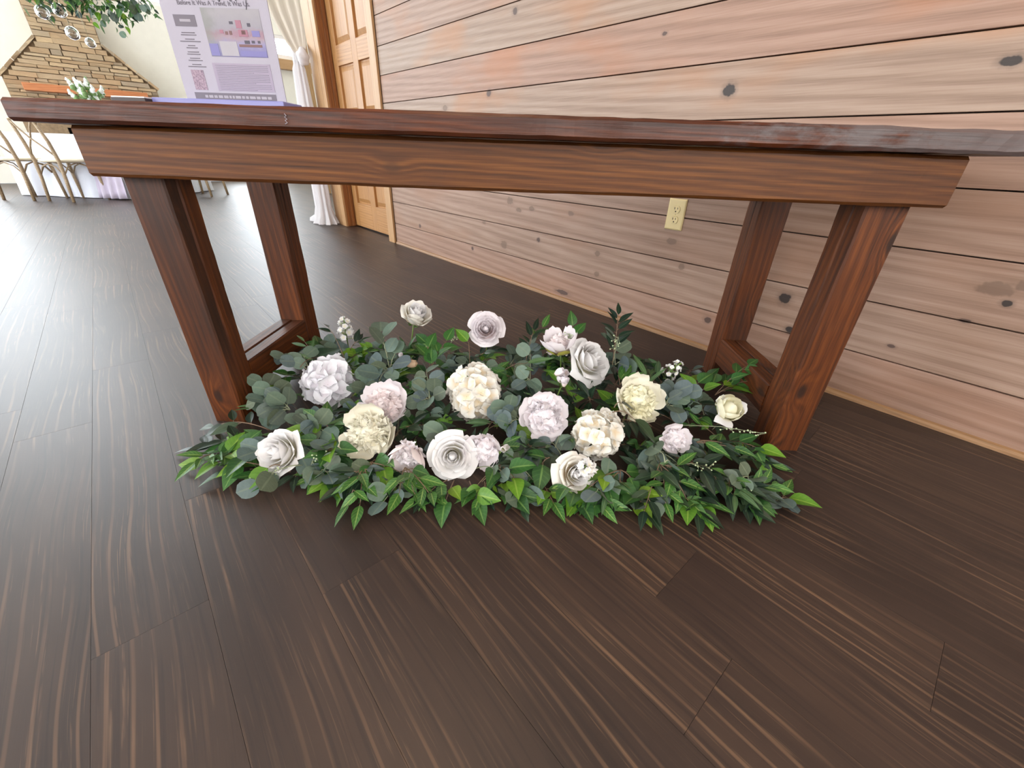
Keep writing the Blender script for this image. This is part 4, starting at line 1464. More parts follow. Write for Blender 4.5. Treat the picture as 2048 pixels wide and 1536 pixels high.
def flower(kind, u, n, z, r_, label, cat, short, face=None, col='white', seed=1, open_=0.8, **kw):
    c = T(u, n, z)
    d = Vector(face).normalized() if face else (to_cam(c) * 0.8 + Z * 0.5).normalized()
    if face:
        d = (U * face[0] + N * face[1] + Z * face[2]).normalized()
    nm = {'rose': 'silk_rose', 'peony': 'silk_peony', 'hydrangea': 'silk_hydrangea', 'bud': 'silk_bud', 'stock': 'silk_stock_flower', 'magnolia': 'silk_magnolia'}[kind]
    root = thing(nm, (c.x, c.y, 0.006))
    tag(root, label, cat, 'silk flowers under the rustic table')
    FLOWERS.append((short, c.copy(), r_))
    rn = random.Random(seed)
    if kind == 'rose':
        M = face_frame(c - d * r_ * 0.55, d, seed)
        a, b = rose_meshes(r_, open_, seed, kw.get('spiral', 20))
        obj('inner_petals', a, PM[col], root, M)
        obj('outer_petals', b, PM[kw.get('outer', col)], root, M)
        obj('sepals', sepal_mesh(r_), M_SEPAL, root, M @ Matrix.Translation((0, 0, -0.02 * r_)))
    elif kind == 'peony':
        M = face_frame(c - d * r_ * 0.25, d, seed)
        a, b = peony_meshes(r_, seed, kw.get('guard', 8), kw.get('full', 58), kw.get('cup', 0.8), kw.get('ruf', 0.07))
        obj('inner_petals', a, PM[col], root, M)
        obj('outer_petals', b, PM[kw.get('outer', col)], root, M)
        if kw.get('olive'):
            P = Pet()
            for k in range(6):
                P.add(k * 1.047, 0.55, lambda v: (r_ * 0.95 * math.sin(math.pi * 0.45 * v), r_ * (-0.28 + 0.62 * v * v)), 0.1 * r_, 0.02 * r_, k, 5, 5)
            obj('sepals', P.mesh(), PM['olive'], root, M)
        else:
            obj('sepals', sepal_mesh(r_ * 1.1), M_SEPAL, root, M @ Matrix.Translation((0, 0, -0.12 * r_)))
    elif kind == 'hydrangea':
        cnt, fs = kw.get('count', 34), kw.get('fs', 0.020)
        sx = kw.get('sx', 1.0)
        fm = [floret_mesh(seed * 10 + k, 4, kw.get('ruf', 0.08)) for k in range(4)]
        for me in fm:
            me.materials.append(PM[col])
        Mf = face_frame(c - d * r_ * 0.45, d, seed)
        core = ico(r_ * 0.55, 2)
        obj('core', core, M_SEPAL, root, Mf)
        twigs = []
        for k in range(cnt):
            t = (k + 0.5) / cnt
            th = math.acos(1 - 1.15 * t)
            ph = k * 2.39996 + seed
            dl = Vector((math.sin(th) * math.cos(ph) * sx, math.sin(th) * math.sin(ph), math.cos(th)))
            rad = r_ * rn.uniform(0.86, 1.08)
            p = Mf @ (dl * rad)
            dn = (Mf.to_3x3() @ (dl + Vector((rn.gauss(0, .25), rn.gauss(0, .25), 0.1)))).normalized()
            sc_ = fs * rn.uniform(0.85, 1.2)
            if p.z < 0.012:
                continue
            obj('floret', fm[k % 4], None, root, face_frame(p, dn, rn.uniform(0, 6)) @ Matrix.Diagonal((sc_, sc_, sc_, 1)))
            twigs.append(([Mf.translation, p], 0.0012))
        obj('floret_stalks', tube_mesh(twigs, 4), M_FSTEM, root)
    elif kind == 'stock':
        cnt, fs = kw.get('count', 14), kw.get('fs', 0.013)
        fm = [floret_mesh(seed * 7 + k, 5, 0.25) for k in range(3)]
        for me in fm:
            me.materials.append(PM[col])
        ax = Vector(kw.get('axis', (0, 0, 1))).normalized()
        twigs = []
        for k in range(cnt):
            t = (k + 0.5) / cnt
            ph = k * 2.4
            side = ax.orthogonal().normalized()
            sd = (Matrix.Rotation(ph, 3, ax) @ side)
            rad = r_ * 0.55 * (1.05 - 0.75 * t) + 0.004
            p = c + ax * (r_ * (t * 2 - 1)) + sd * rad
            dn = (sd + ax * (0.2 + 0.8 * t)).normalized()
            sc_ = fs * (1.1 - 0.4 * t) * rn.uniform(0.85, 1.15)
            obj('floret', fm[k % 3], None, root, face_frame(p, dn, ph) @ Matrix.Diagonal((sc_, sc_, sc_, 1)))
            twigs.append(([c + ax * (r_ * (t * 2 - 1.25)), p], 0.0011))
        obj('floret_stalks', tube_mesh(twigs + [([c - ax * r_, c + ax * r_], 0.002)], 5), M_FSTEM, root)
    elif kind == 'magnolia':
        M = face_frame(c - d * r_ * 0.5, d, kw.get('roll', 0))
        P, P2 = Pet(), Pet()
        add_core(P, r_ * 0.45, 0.0, r_ * 1.12, 0.5)
        for k in range(7):
            P.add(k * 2.4, 1.0, lambda v, k=k: (r_ * (0.12 + 0.06 * k) + r_ * (0.42 - 0.02 * k) * math.sin(math.pi * 0.72 * v), r_ * (1.15 - 0.03 * k) * v), 0.16 * r_, 0.015 * r_, k, 7, 7)
        for k, (ph, L_, op) in enumerate(((0.3, 1.25, 0.75), (2.2, 1.0, 0.55), (-1.9, 1.35, 1.1), (-2.9, 0.95, 0.5))):
            P2.add(ph, 0.62, lambda v, L_=L_, op=op: (r_ * (0.2 + 0.75 * op * v ** 0.8 + 0.2 * v), r_ * L_ * (v * (1.0 - 0.45 * op * v))), 0.25 * r_, 0.02 * r_, k, 7, 7)
        obj('inner_petals', P.mesh(), PM['butter'], root, M)
        obj('outer_petals', P2.mesh(), PM[col], root, M)
        obj('sepals', sepal_mesh(r_), M_SEPAL, root, M)
    elif kind == 'bud':
        twigs = []
        for k in range(kw.get('count', 3)):
            off = Vector((rn.gauss(0, .5), rn.gauss(0, .5), rn.gauss(0.1, .5))) * r_ if kw.get('count', 3) > 1 else Vector()
            br = r_ * kw.get('bs', 0.5)
            P = Pet()
            for j in range(5):
                P.add(j * 2.4, 1.1, lambda v, j=j: (br * (0.30 + 0.35 * math.sin(math.pi * 0.8 * v)) * (0.7 + 0.08 * j), br * 1.7 * v), 0.15 * br, 0.03 * br, j, 5, 5)
            dd = (d + Vector((rn.gauss(0, .4), rn.gauss(0, .4), rn.gauss(0, .3)))).normalized()
            b_ = obj('bud', P.mesh(), PM[col], root, face_frame(c + off - dd * br * 0.8, dd, k))
            obj('sepals', sepal_mesh(br * 0.9), M_SEPAL, b_, face_frame(c + off - dd * br * 0.8, dd, k))
            twigs.append(([c - d * r_ * 1.2 - Z * 0.01, c + off - dd * br * 0.8], 0.0014))
        obj('bud_stalks', tube_mesh(twigs, 5), M_FSTEM, root)
    add_stem(root, c - d * r_ * (0.5 if kind != 'stock' else 0.9), d, r_)
    return root


px = 0.00135
flower('rose', .506, .386, .208, .064, 'half-open white silk rose standing tallest at the back, seen from the side', 'flower', 'tall half-open white rose', face=(.4, -.3, .85), col='white', seed=3, open_=.3, spiral=16, outer='ivory')
flower('rose', .751, .328, .190, .060, 'open blush-white silk rose on a bare stem at the back middle', 'flower', 'blush-white rose on a bare stem', face=(.05, -.8, .45), col='blushwhite', seed=5, open_=.8)
flower('peony', .994, .258, .178, .054, 'blush silk peony seen from the side with a yellow-green base', 'flower', 'peony with the yellow-green base', face=(-.15, -.15, .95), col='blush', seed=7, outer='blushwhite', olive=True, cup=1.15, guard=7, full=44)
flower('rose', 1.09, .214, .148, .068, 'wide-open white silk rose leaning right beside the yellow-based peony', 'flower', 'wide-open leaning white rose', face=(.55, -.5, .6), col='white', seed=9, open_=1.15, outer='white')
flower('hydrangea', .293, .114, .088, .070, 'white-lilac silk hydrangea with large florets, leftmost of the hydrangeas', 'flower', 'lilac-white hydrangea', face=(.15, -.75, .65), col='cool', seed=11, count=30, fs=.029, ruf=.02)
flower('hydrangea', .745, .066, .110, .078, 'cream silk hydrangea with loose florets in the middle of the flowers', 'flower', 'loose cream hydrangea', face=(.05, -.7, .7), col='ivory', seed=13, count=38, fs=.026, sx=.85, ruf=.05)
flower('peony', .51, -.025, .098, .062, 'large blush-pink silk peony touching the ruffled cream flower', 'flower', 'large blush-pink peony', face=(.1, -.6, .8), col='blush', seed=15, outer='blushwhite', cup=.95, guard=7)
flower('peony', .498, -.115, .072, .066, 'dense ruffled cream silk bloom below the large blush-pink peony', 'flower', 'ruffled cream bloom', face=(.0, -.75, .65), col='cream', seed=17, outer='cream', full=84, ruf=.13, guard=6, cup=.9)
flower('rose', .302, -.192, .058, .058, 'white silk rose nearest the left front table leg', 'flower', 'white rose by the left leg', face=(-.2, -.75, .65), col='white', seed=19, open_=.75, outer='white')
flower('peony', .612, -.169, .052, .043, 'small blush silk peony facing down at the front, left of the front white rose', 'flower', 'small downward blush peony', face=(.05, -.95, -.15), col='lilac', seed=21, outer='blush', cup=1.2, guard=6, full=40)
flower('rose', .719, -.168, .055, .054, 'cream-centred white silk rose in the front row between two small peonies', 'flower', 'front cream-centred white rose', face=(.1, -.8, .5), col='white', seed=23, open_=.9, outer='white')
flower('peony', .792, -.139, .060, .044, 'small lilac-white silk peony right of the front white rose', 'flower', 'small lilac-white peony', face=(-.1, -.9, .3), col='lilac', seed=25, outer='lilac', cup=1.1, guard=6, full=44)
flower('peony', .944, -.035, .098, .062, 'large pale blush silk peony with two upright back petals, centre right', 'flower', 'large pale blush peony', face=(.0, -.75, .62), col='lilac', seed=27, outer='blushwhite', cup=.6, guard=7, full=64)
flower('peony', 1.203, .033, .118, .064, 'large butter-cream silk peony with a dark leaf across it', 'flower', 'large butter-cream peony', face=(.15, -.65, .75), col='butter', seed=29, outer='cream', cup=.75, full=66, ruf=.06)
flower('hydrangea', 1.084, -.081, .085, .060, 'ivory silk hydrangea with small florets right of the large pale blush peony', 'flower', 'small-floret ivory hydrangea', face=(.1, -.7, .65), col='ivory', seed=31, count=32, fs=.0235, sx=.9, ruf=.05)
flower('rose', 1.016, -.198, .045, .045, 'ruffled white silk bloom at the front edge under the ivory hydrangea', 'flower', 'white bloom at the front edge', face=(.25, -.75, .6), col='white', seed=33, open_=1.1, outer='ivory', spiral=14)
flower('stock', 1.035, -.205, .072, .022, 'small frilly white stock florets resting on the front white bloom', 'flower', 'frilly white stock', col='white', seed=35, count=11, fs=.014, axis=(.3, -.5, .6))
flower('magnolia', 1.459, .05, .095, .050, 'white silk magnolia with a drooping petal beside the right front table leg', 'flower', 'white magnolia', face=(.1, -.55, .75), col='white', seed=37)
flower('peony', 1.28, -.071, .070, .038, 'small white silk peony half hidden by round grey leaves at the right front', 'flower', 'half-hidden small white peony', face=(.0, -.8, .5), col='lilac', seed=39, outer='blushwhite', full=40, guard=6)
flower('bud', 1.0, .082, .145, .028, 'cluster of white-lilac silk buds on yellow-green stalks above the large pale blush peony', 'flower', 'white-lilac bud cluster', face=(.2, -.5, .7), col='lilac', seed=41, count=5, bs=.62)
flower('stock', .238, .406, .140, .040, 'white and green stock spike at the rear left table leg', 'flower', 'stock spike at the rear left leg', col='white', seed=43, count=16, fs=.013, axis=(.1, 0, 1))
flower('stock', 1.343, .209, .130, .038, 'white and green stock spike among narrow leaves at the right rear', 'flower', 'stock spike at the right rear', col='white', seed=45, count=18, fs=.010, axis=(.5, 0, .8))
flower('bud', .525, .197, .115, .022, 'single peach-coloured silk bud among the grey eucalyptus', 'flower', 'peach bud', face=(.8, -.4, .3), col='peach', seed=47, count=1, bs=1.0)
flower('bud', .485, .237, .122, .012, 'tiny closed white silk bud left of the peach bud', 'flower', 'tiny white bud', face=(.0, -.4, .8), col='lilac', seed=49, count=1, bs=1.0)
flower('bud', .839, -.157, .066, .018, 'pair of small white silk buds right of the small lilac-white peony', 'flower', 'pair of small white buds', face=(.4, -.6, .5), col='white', seed=51, count=2, bs=.7)

# ------------------------------------------------------------------ greenery sprigs
SPRIGS = [
    ('R', 0.225, -0.139, 0.05, 0.02, -0.154, 0.012, 7, 0.062, 0),
    ('R', 0.227, -0.096, 0.05, 0.01, -0.063, 0.03, 5, 0.06, 0),
    ('F', 0.261, -0.208, 0.03, 0.07, -0.199, 0.012, 5, 0.055, 0.6),
    ('F', 0.249, -0.184, 0.04, 0.159, -0.244, 0.008, 5, 0.06, 0.4),
    ('F', 0.316, -0.216, 0.04, 0.242, -0.245, 0.012, 4, 0.058, 1),
    ('E', 0.362, -0.212, 0.04, 0.257, -0.275, 0.012, 5, 0.046, 0),
    ('E', 0.391, -0.165, 0.05, 0.377, -0.242, 0.012, 4, 0.045, 0),
    ('E', 0.239, -0.013, 0.06, 0.075, 0.102, 0.1, 6, 0.046, 0),
    ('E', 0.239, -0.013, 0.06, 0.108, -0.0, 0.085, 6, 0.046, 0),
    ('E', 0.239, -0.013, 0.06, 0.175, -0.049, 0.06, 6, 0.046, 0),
    ('E', 0.239, -0.013, 0.06, 0.19, 0.013, 0.09, 6, 0.046, 0),
    ('E', 0.212, 0.171, 0.08, 0.107, 0.175, 0.15, 5, 0.042, 0),
    ('E', 0.212, 0.171, 0.08, 0.166, 0.22, 0.15, 5, 0.042, 0),
    ('O', 0.235, 0.19, 0.08, 0.148, 0.274, 0.17, 4, 0.05, 0),
    ('I', 0.188, 0.163, 0.1, 0.259, 0.276, 0.13, 1, 0.1, 0),
    ('E', 0.466, 0.175, 0.1, 0.405, 0.288, 0.22, 4, 0.056, 0),
    ('E', 0.466, 0.175, 0.1, 0.398, 0.13, 0.14, 4, 0.056, 0),
    ('E', 0.466, 0.175, 0.1, 0.488, 0.22, 0.18, 4, 0.056, 0),
    ('E', 0.466, 0.175, 0.1, 0.457, 0.047, 0.11, 4, 0.056, 0),
    ('R', 0.289, 0.306, 0.1, 0.347, 0.333, 0.15, 5, 0.045, 0),
    ('R', 0.303, 0.229, 0.1, 0.191, 0.368, 0.18, 3, 0.05, 0),
    ('F', 0.589, 0.188, 0.1, 0.547, 0.33, 0.19, 4, 0.06, 0),
    ('F', 0.589, 0.188, 0.1, 0.622, 0.233, 0.15, 4, 0.06, 0),
    ('F', 0.589, 0.188, 0.1, 0.643, 0.306, 0.19, 4, 0.06, 0),
    ('F', 0.708, 0.236, 0.1, 0.749, 0.398, 0.235, 3, 0.058, 0.4),
    ('F', 0.708, 0.236, 0.1, 0.686, 0.353, 0.2, 3, 0.058, 0.4),
    ('F', 0.708, 0.236, 0.1, 0.815, 0.316, 0.18, 3, 0.058, 0.4),
    ('R', 0.886, 0.255, 0.1, 0.915, 0.326, 0.23, 8, 0.047, 0),
    ('S', 0.902, 0.294, 0.1, 0.948, 0.354, 0.23, 4, 0.05, 0),
    ('F', 1.051, 0.307, 0.12, 1.03, 0.347, 0.25, 3, 0.056, 0.7),
    ('E', 0.903, 0.154, 0.1, 0.898, 0.299, 0.17, 5, 0.044, 0),
    ('E', 0.903, 0.154, 0.1, 0.873, 0.115, 0.12, 5, 0.044, 0),
    ('R', 1.165, 0.245, 0.12, 1.175, 0.323, 0.3, 10, 0.05, 0),
    ('E', 1.174, 0.245, 0.12, 1.165, 0.344, 0.2, 4, 0.056, 0),
    ('E', 1.174, 0.245, 0.12, 1.237, 0.242, 0.16, 4, 0.056, 0),
    ('E', 1.295, 0.079, 0.08, 1.397, 0.139, 0.11, 5, 0.046, 0),
    ('E', 1.295, 0.079, 0.08, 1.349, 0.144, 0.13, 5, 0.046, 0),
    ('E', 1.295, 0.079, 0.08, 1.355, 0.053, 0.08, 5, 0.046, 0),
    ('O', 1.251, 0.145, 0.09, 1.408, 0.213, 0.14, 4, 0.075, 0),
    ('O', 1.251, 0.145, 0.09, 1.366, 0.228, 0.17, 4, 0.075, 0),
    ('O', 1.251, 0.145, 0.09, 1.281, 0.208, 0.17, 4, 0.075, 0),
    ('S', 1.175, 0.15, 0.1, 1.157, 0.218, 0.15, 4, 0.06, 0),
    ('S', 1.175, 0.15, 0.1, 1.23, 0.194, 0.14, 4, 0.06, 0),
    ('F', 1.404, 0.147, 0.08, 1.529, 0.181, 0.12, 3, 0.056, 0.7),
    ('F', 1.404, 0.147, 0.08, 1.42, 0.214, 0.14, 3, 0.056, 0.7),
    ('F', 1.475, 0.17, 0.07, 1.645, 0.209, 0.12, 5, 0.052, 0.3),
    ('F', 1.475, 0.17, 0.07, 1.599, 0.232, 0.18, 5, 0.052, 0.3),
    ('F', 1.475, 0.17, 0.07, 1.582, 0.191, 0.1, 5, 0.052, 0.3),
    ('R', 1.352, -0.056, 0.06, 1.57, -0.099, 0.01, 7, 0.058, 0),
    ('R', 1.352, -0.056, 0.06, 1.514, -0.142, 0.008, 7, 0.058, 0),
    ('R', 1.27, -0.122, 0.05, 1.425, -0.255, 0.006, 7, 0.06, 0),
    ('R', 1.27, -0.122, 0.05, 1.34, -0.232, 0.008, 7, 0.06, 0),
    ('R', 1.27, -0.122, 0.05, 1.424, -0.191, 0.01, 7, 0.06, 0),
    ('S', 1.335, -0.068, 0.06, 1.463, -0.061, 0.03, 5, 0.058, 0.3),
    ('S', 1.335, -0.068, 0.06, 1.566, -0.101, 0.02, 5, 0.058, 0.3),
    ('S', 1.224, -0.154, 0.05, 1.29, -0.272, 0.006, 5, 0.058, 0),
    ('S', 1.224, -0.154, 0.05, 1.213, -0.29, 0.006, 5, 0.058, 0),
    ('S', 1.224, -0.154, 0.05, 1.351, -0.19, 0.02, 5, 0.058, 0),
    ('R', 1.226, -0.145, 0.05, 1.304, -0.21, 0.012, 6, 0.06, 0),
    ('R', 1.226, -0.145, 0.05, 1.145, -0.313, 0.006, 6, 0.06, 0),
    ('F', 1.126, -0.169, 0.04, 1.193, -0.213, 0.01, 3, 0.058, 0.4),
    ('F', 1.126, -0.169, 0.04, 1.11, -0.259, 0.008, 3, 0.058, 0.4),
    ('F', 1.126, -0.169, 0.04, 1.044, -0.275, 0.008, 3, 0.058, 0.4),
    ('F', 1.126, -0.169, 0.04, 0.991, -0.26, 0.008, 3, 0.058, 0.4),
    ('F', 0.835, -0.174, 0.04, 0.846, -0.257, 0.008, 3, 0.058, 0.5),
    ('F', 0.835, -0.174, 0.04, 0.753, -0.264, 0.008, 3, 0.058, 0.5),
    ('F', 0.835, -0.174, 0.04, 0.919, -0.251, 0.008, 3, 0.058, 0.5),
    ('F', 0.956, -0.148, 0.05, 0.895, -0.196, 0.02, 3, 0.065, 0),
    ('S', 0.516, -0.208, 0.04, 0.51, -0.347, 0.006, 4, 0.058, 0),
    ('S', 0.516, -0.208, 0.04, 0.545, -0.344, 0.006, 4, 0.058, 0),
    ('S', 0.61, -0.201, 0.04, 0.613, -0.301, 0.006, 4, 0.056, 0),
    ('S', 0.61, -0.201, 0.04, 0.666, -0.297, 0.006, 4, 0.056, 0),
    ('S', 0.61, -0.201, 0.04, 0.714, -0.289, 0.006, 4, 0.056, 0),
    ('R', 0.516, -0.208, 0.04, 0.461, -0.288, 0.006, 6, 0.06, 0),
    ('R', 0.516, -0.208, 0.04, 0.553, -0.286, 0.008, 6, 0.06, 0),
    ('F', 0.522, -0.19, 0.04, 0.571, -0.24, 0.01, 3, 0.058, 0.5),
    ('F', 0.522, -0.19, 0.04, 0.662, -0.219, 0.01, 3, 0.058, 0.5),
    ('F', 0.415, -0.163, 0.05, 0.391, -0.216, 0.01, 3, 0.058, 0.5),
    ('F', 0.415, -0.163, 0.05, 0.43, -0.203, 0.015, 3, 0.058, 0.5),
    ('F', 0.415, -0.163, 0.05, 0.467, -0.203, 0.012, 3, 0.058, 0.5),
    ('E', 0.878, -0.02, 0.07, 0.819, 0.043, 0.1, 5, 0.042, 0),
    ('E', 0.878, -0.02, 0.07, 0.827, -0.074, 0.08, 5, 0.042, 0),
    ('E', 0.878, -0.02, 0.07, 0.799, 0.027, 0.1, 5, 0.042, 0),
    ('E', 1.214, -0.097, 0.05, 1.27, -0.127, 0.07, 4, 0.048, 0),
    ('E', 1.214, -0.097, 0.05, 1.232, -0.168, 0.05, 4, 0.048, 0),
    ('E', 1.214, -0.097, 0.05, 1.316, -0.175, 0.03, 4, 0.048, 0),
    ('E', 0.619, 0.043, 0.08, 0.571, 0.103, 0.11, 5, 0.046, 0),
    ('E', 0.619, 0.043, 0.08, 0.579, 0.176, 0.14, 5, 0.046, 0),
    ('E', 0.619, 0.043, 0.08, 0.671, 0.082, 0.11, 5, 0.046, 0),
    ('E', 0.619, 0.043, 0.08, 0.568, 0.022, 0.09, 5, 0.046, 0),
    ('F', 0.612, -0.053, 0.06, 0.646, -0.051, 0.08, 3, 0.056, 0.6),
    ('F', 0.612, -0.053, 0.06, 0.588, -0.052, 0.09, 3, 0.056, 0.6),
    ('E', 0.326, -0.078, 0.06, 0.296, -0.106, 0.07, 6, 0.044, 0),
    ('E', 0.326, -0.078, 0.06, 0.355, -0.058, 0.08, 6, 0.044, 0),
    ('E', 0.326, -0.078, 0.06, 0.399, -0.119, 0.07, 6, 0.044, 0),
    ('F', 0.373, -0.126, 0.05, 0.297, -0.095, 0.07, 3, 0.05, 0.5),
    ('S', 0.387, -0.095, 0.06, 0.302, -0.042, 0.09, 3, 0.07, 0),
    ('S', 0.387, -0.095, 0.06, 0.426, -0.052, 0.08, 3, 0.07, 0),
    ('R', 1.076, 0.07, 0.09, 1.031, 0.097, 0.13, 5, 0.06, 0),
    ('R', 1.076, 0.07, 0.09, 1.112, 0.051, 0.12, 5, 0.06, 0),
    ('O', 0.823, 0.213, 0.1, 0.938, 0.192, 0.16, 3, 0.075, 0),
    ('R', 1.162, -0.009, 0.08, 1.219, -0.051, 0.08, 5, 0.058, 0),
    ('R', 1.162, -0.009, 0.08, 1.12, -0.059, 0.08, 5, 0.058, 0),
    ('E', 0.696, -0.077, 0.05, 0.651, -0.136, 0.06, 4, 0.046, 0),
    ('E', 0.696, -0.077, 0.05, 0.679, -0.186, 0.04, 4, 0.046, 0),
    ('R', 0.561, -0.066, 0.05, 0.681, -0.061, 0.07, 5, 0.058, 0),
    ('R', 0.561, -0.066, 0.05, 0.551, -0.206, 0.04, 5, 0.058, 0),
    ('E', 1.001, -0.019, 0.06, 0.957, -0.145, 0.04, 4, 0.046, 0),
    ('E', 1.001, -0.019, 0.06, 1.023, -0.028, 0.1, 4, 0.046, 0),
    ('R', 1.105, -0.093, 0.17, 1.156, -0.067, 0.21, 1, 0.062, -1),
    ('R', 1.099, -0.108, 0.165, 1.221, -0.145, 0.16, 1, 0.1, -1),
    ('E', 1.219, -0.187, 0.085, 1.201, -0.143, 0.13, 1, 0.05, -1),
    ('E', 1.219, -0.187, 0.085, 1.263, -0.178, 0.11, 1, 0.05, -1),
]



def pix(p):
    c = R.transposed() @ (p - EYE)
    return 1024 + FPX * c.x / c.z, 768 + FPX * c.y / c.z, c.z


FPIX = []
for short, c, r_ in FLOWERS:
    x, y, dpt = pix(c)
    FPIX.append((short, x, y, r_ / dpt * FPX, dpt, r_))

KIND = {'E': ('eucalyptus_sprig', 'grey-green eucalyptus sprig'), 'R': ('ruscus_sprig', 'dark ruscus sprig'),
        'S': ('smilax_sprig', 'pale-ribbed smilax sprig'), 'F': ('ficus_sprig', 'broad ficus sprig'),
        'O': ('olive_sprig', 'narrow olive-green sprig'), 'I': ('ivy_leaf_sprig', 'large dark ivy sprig'), 'W': ('seeded_sprig', 'thin sprig of tiny pale green seeds')}


def hides_flower(p):
    x, y, dpt = pix(p)
    for short, fx, fy, fr, fd, r_ in FPIX:
        if (x - fx) ** 2 + (y - fy) ** 2 < (fr * 1.12) ** 2 and dpt < fd + r_ * 0.6:
            return True
    return False


def near_name(p):
    x, y, dpt = pix(p)
    s_, fx, fy = min(((f[0], f[1], f[2]) for f in FPIX), key=lambda f: (f[1] - x) ** 2 + (f[2] - y) ** 2)
    dx, dy = x - fx, y - fy
    side = ('right of' if dx > 0 else 'left of') if abs(dx) > abs(dy) else ('below' if dy > 0 else 'behind')
    return side, s_


def sprig(kind, base, tip, nleaf, size, bright, seed, guard=True, flat=1.0):
    rn = random.Random(seed)
    base, tip = base.copy(), tip.copy()
    base.z = max(base.z, 0.012)
    tip.z = max(tip.z, 0.008)
    span = (tip - base)
    arc = Z * (0.18 * span.length) * rn.uniform(0.6, 1.2) * flat
    pts = []
    seg = 8
    for i in range(seg + 1):
        t = i / seg
        p = base.lerp(tip - span.normalized() * size * 0.75, t) + arc * (4 * t * (1 - t)) * 0.5
        pts.append(p)
    nm, desc = KIND[kind]
    side, fn = near_name(tip)
    root = thing(nm, base)
    tubes = [(pts, [0.0016 - 0.0008 * i / seg for i in range(seg + 1)])]
    stop = 1.0
    if guard and tip.z > 0.10:
        for i in range(3, seg + 1):
            if hides_flower(pts[i]):
                stop = (i - 1) / seg
                break
    reach = 0.25
    ups = Z
    made = 0
    alt = rn.choice((-1, 1))
    for k in range(nleaf):
        last = k == nleaf - 1
        t = 1.0 if last else 0.22 + 0.72 * (k + 0.5 * rn.random()) / max(1, nleaf - 1)
        t = min(t, stop)
        f = min(seg - 1e-4, t * seg)
        i = int(f)
        p = pts[i].lerp(pts[i + 1], f - i)
        tan = (pts[i + 1] - pts[i]).normalized()
        sd = tan.cross(ups)
        if sd.length < 0.2:
            sd = tan.cross(Vector((0.3, -0.8, 0.2)))
        sd.normalize()
        alt = -alt
        ang = rn.uniform(0.55, 1.0) if not last else rn.uniform(-0.15, 0.15)
        if kind == 'E':
            ang = rn.uniform(0.7, 1.35) if not last else rn.uniform(-0.3, 0.3)
        d = tan * math.cos(ang) + sd * alt * math.sin(ang) + Z * rn.gauss(0.12, 0.22 if kind != 'E' else 0.4)
        d.normalize()
        L_ = size * rn.uniform(0.78, 1.12)
        b0 = p + d * (0.10 * L_)
        if b0.z < 0.006:
            b0.z = 0.006
        low = 0.007 + 0.26 * L_ * 0.8
        if b0.z + d.z * L_ < low:
            d.z = (low - b0.z) / L_
            d.normalize()
        nrm = (Z * 1.0 + to_cam(p) * 0.45 + Vector((rn.gauss(0, .35), rn.gauss(0, .35), 0))) if kind != 'E' else (Z * 0.6 + to_cam(p) * 0.7 + Vector((rn.gauss(0, .6), rn.gauss(0, .6), rn.gauss(0, .3))))
        if guard and hides_flower(b0 + d * L_ * 0.5):
            continue
        kk = kind
        if kind == 'F' and rn.random() < bright:
            kk = 'B'
        if kind == 'S' and bright and rn.random() < bright:
            kk = 'B'
        ydir = nrm.cross(d)
        M0 = frame(b0, d, ydir) @ Matrix.Diagonal((L_, L_, L_, 1))
        obj('leaf', LEAF[kk][rn.randrange(4)], None, root, M0)
        tubes.append(([p, b0 + d * 0.05 * L_], 0.0008))
        made += 1
        reach = max(reach, t)
    tubes[0] = (pts[:max(2, int(math.ceil(reach * seg)) + 1)], tubes[0][1][:max(2, int(math.ceil(reach * seg)) + 1)])
    if not made:
        bpy.data.objects.remove(root, do_unlink=True)
        return None
    tag(root, '%s-leaf %s %s the %s' % (('zero', 'one', 'two', 'three', 'four', 'five', 'six', 'seven', 'eight', 'nine', 'ten', 'eleven')[made], desc, side, fn), 'greenery', 'foliage sprigs under the rustic table')
    obj('stem', tube_mesh(tubes, 5), M_GTWIG if kind in 'EW' else M_TWIG, root)
    return root


for i, (k, bu, bn, bz, tu, tn, tz, nl, sz, br) in enumerate(SPRIGS):
    sprig(k, T(bu, bn, bz), T(tu, tn, tz), nl, sz * 1.1, max(0, br), 100 + i, guard=(br >= 0 and k != 'I'))
# leaves spilling onto the floor along the front
rb = random.Random(31)
for i in range(40):
    u = 0.20 + 1.33 * (i + rb.uniform(-.4, .4)) / 39
    k = 'FSRFERSF'[i % 8] if u < 1.1 else 'RSRFRERS'[i % 8]
    front = -0.265 - 0.045 * math.sin(math.pi * min(1, max(0, (u - 0.3) / 1.2))) if 0.3 < u < 1.45 else -0.23
    p0 = T(u + rb.uniform(-.03, .03), -0.205, 0.012)
    p1 = T(u + rb.uniform(-.06, .06) + 0.03 * (u - 0.8), front + rb.uniform(-.02, .035), 0.014)
    sprig(k, p0, p1, rb.randint(3, 5), {'E': .05, 'R': .062, 'S': .062, 'F': .064}[k], 0.35, 1300 + i, flat=0.3)
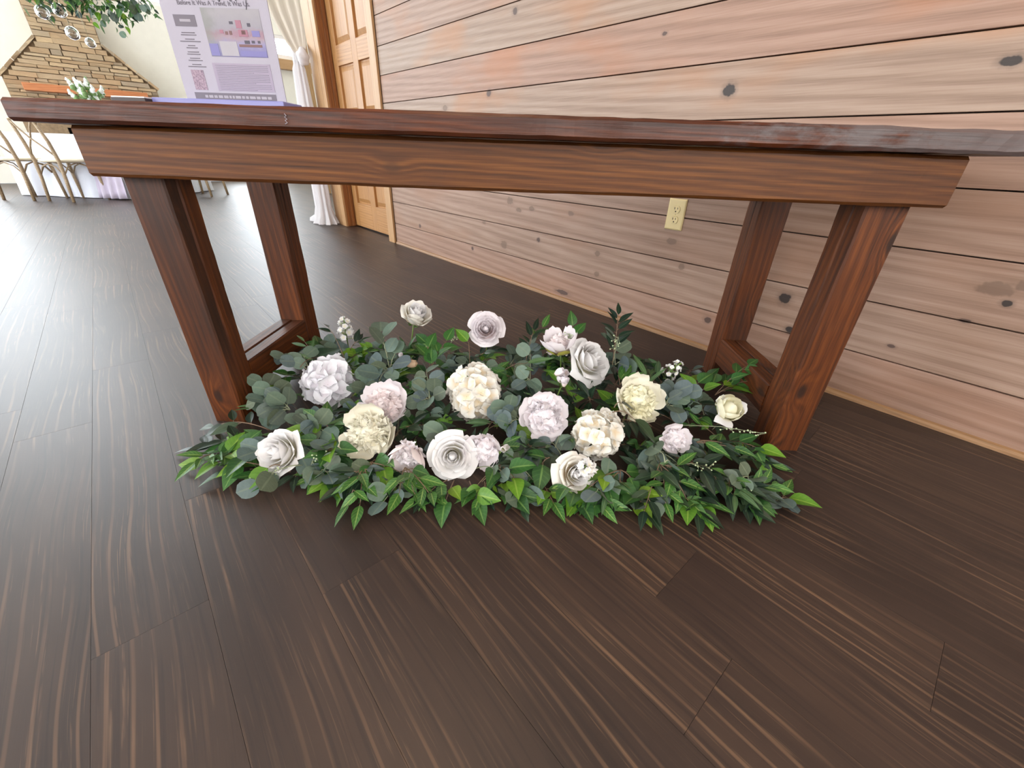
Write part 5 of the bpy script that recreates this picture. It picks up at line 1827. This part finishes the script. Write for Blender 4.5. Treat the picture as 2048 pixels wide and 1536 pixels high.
# fill of the bed: shorter sprigs crossing underneath the flowers
rf = random.Random(77)
for i in range(230):
    u = rf.uniform(0.12, 1.50)
    n_ = rf.uniform(-0.22, 0.40)
    h = 0.015 + 0.060 * max(0.0, (n_ + 0.2) / 0.6) * min(1, (u - 0.05) / 0.2) + rf.uniform(0, 0.03)
    a = rf.uniform(0, 6.28)
    ln = rf.uniform(0.07, 0.13)
    kinds = 'EEERFFSO' if u < 0.6 else ('EERRFFSO' if u < 1.05 else 'ERRRRFSO')
    k = rf.choice(kinds)
    p0 = T(u, n_, max(0.012, h - 0.03))
    p1 = T(min(1.53, max(0.10, u + ln * math.cos(a))), min(0.40, max(-0.27, n_ + ln * math.sin(a))), h + 0.02)
    sprig(k, p0, p1, rf.randint(5, 7), {'E': .046, 'R': .055, 'S': .056, 'F': .056, 'O': .065}[k], 0.25, 500 + i)
# seeded eucalyptus tips
for i, (bu, bn, bz, tu, tn, tz) in enumerate([(1.30, -.02, .08, 1.50, -.07, .10), (1.16, .22, .13, 1.17, .25, .215), (1.05, .26, .14, 1.02, .27, .21), (1.25, -.15, .05, 1.34, -.16, .055), (1.30, -.20, .03, 1.42, -.215, .035), (.36, -.20, .03, .28, -.245, .022), (.35, -.15, .04, .41, -.20, .045), (.62, .30, .12, .66, .34, .16)]):
    p0, p1 = T(bu, bn, bz), T(tu, tn, tz)
    root = thing('seeded_sprig', p0)
    side, fn = near_name(p1)
    tag(root, 'thin pale green seeded sprig %s the %s' % (side, fn), 'greenery', 'foliage sprigs under the rustic table')
    tubes = [([p0, (p0 + p1) / 2 + Z * 0.008, p1], 0.001)]
    rn = random.Random(900 + i)
    bmb = bmesh.new()
    for k in range(16):
        t = 0.55 + 0.45 * k / 15
        q = p0.lerp(p1, t) + Z * 0.006 * math.sin(3.14 * t)
        e = q + Vector((rn.gauss(0, .009), rn.gauss(0, .009), rn.gauss(0, .007)))
        e.z = max(e.z, 0.005)
        tubes.append(([q, e], 0.0006))
        bmesh.ops.create_icosphere(bmb, subdivisions=1, radius=0.0024, matrix=Matrix.Translation(e))
    obj('seeds', bm_mesh(bmb, smooth=True), M_BERRY, root)
    obj('stem', tube_mesh(tubes, 4), M_GTWIG, root)

# sprigs that would share a label are told apart by their order from left to right
same = {}
for o in bpy.data.objects:
    if o.parent is None and o.get('category') == 'greenery':
        same.setdefault(o['label'], []).append(o)
for lab, os_ in same.items():
    if len(os_) < 2:
        continue
    def mean_x(o):
        kids = [wm(c).translation for c in o.children if c.name.startswith('leaf')]
        return pix(sum(kids, Vector()) / len(kids))[0] if kids else pix(o.matrix_basis.translation)[0]
    os_.sort(key=mean_x)
    k = len(os_)
    words_ = {2: ['leftmost', 'rightmost'], 3: ['leftmost', 'middle', 'rightmost']}.get(k) or ['leftmost'] + ['%s from left' % w for w in ('second', 'third', 'fourth', 'fifth', 'sixth')][:k - 2] + ['rightmost']
    for o, w in zip(os_, words_):
        o['label'] = '%s, %s' % (lab, w)
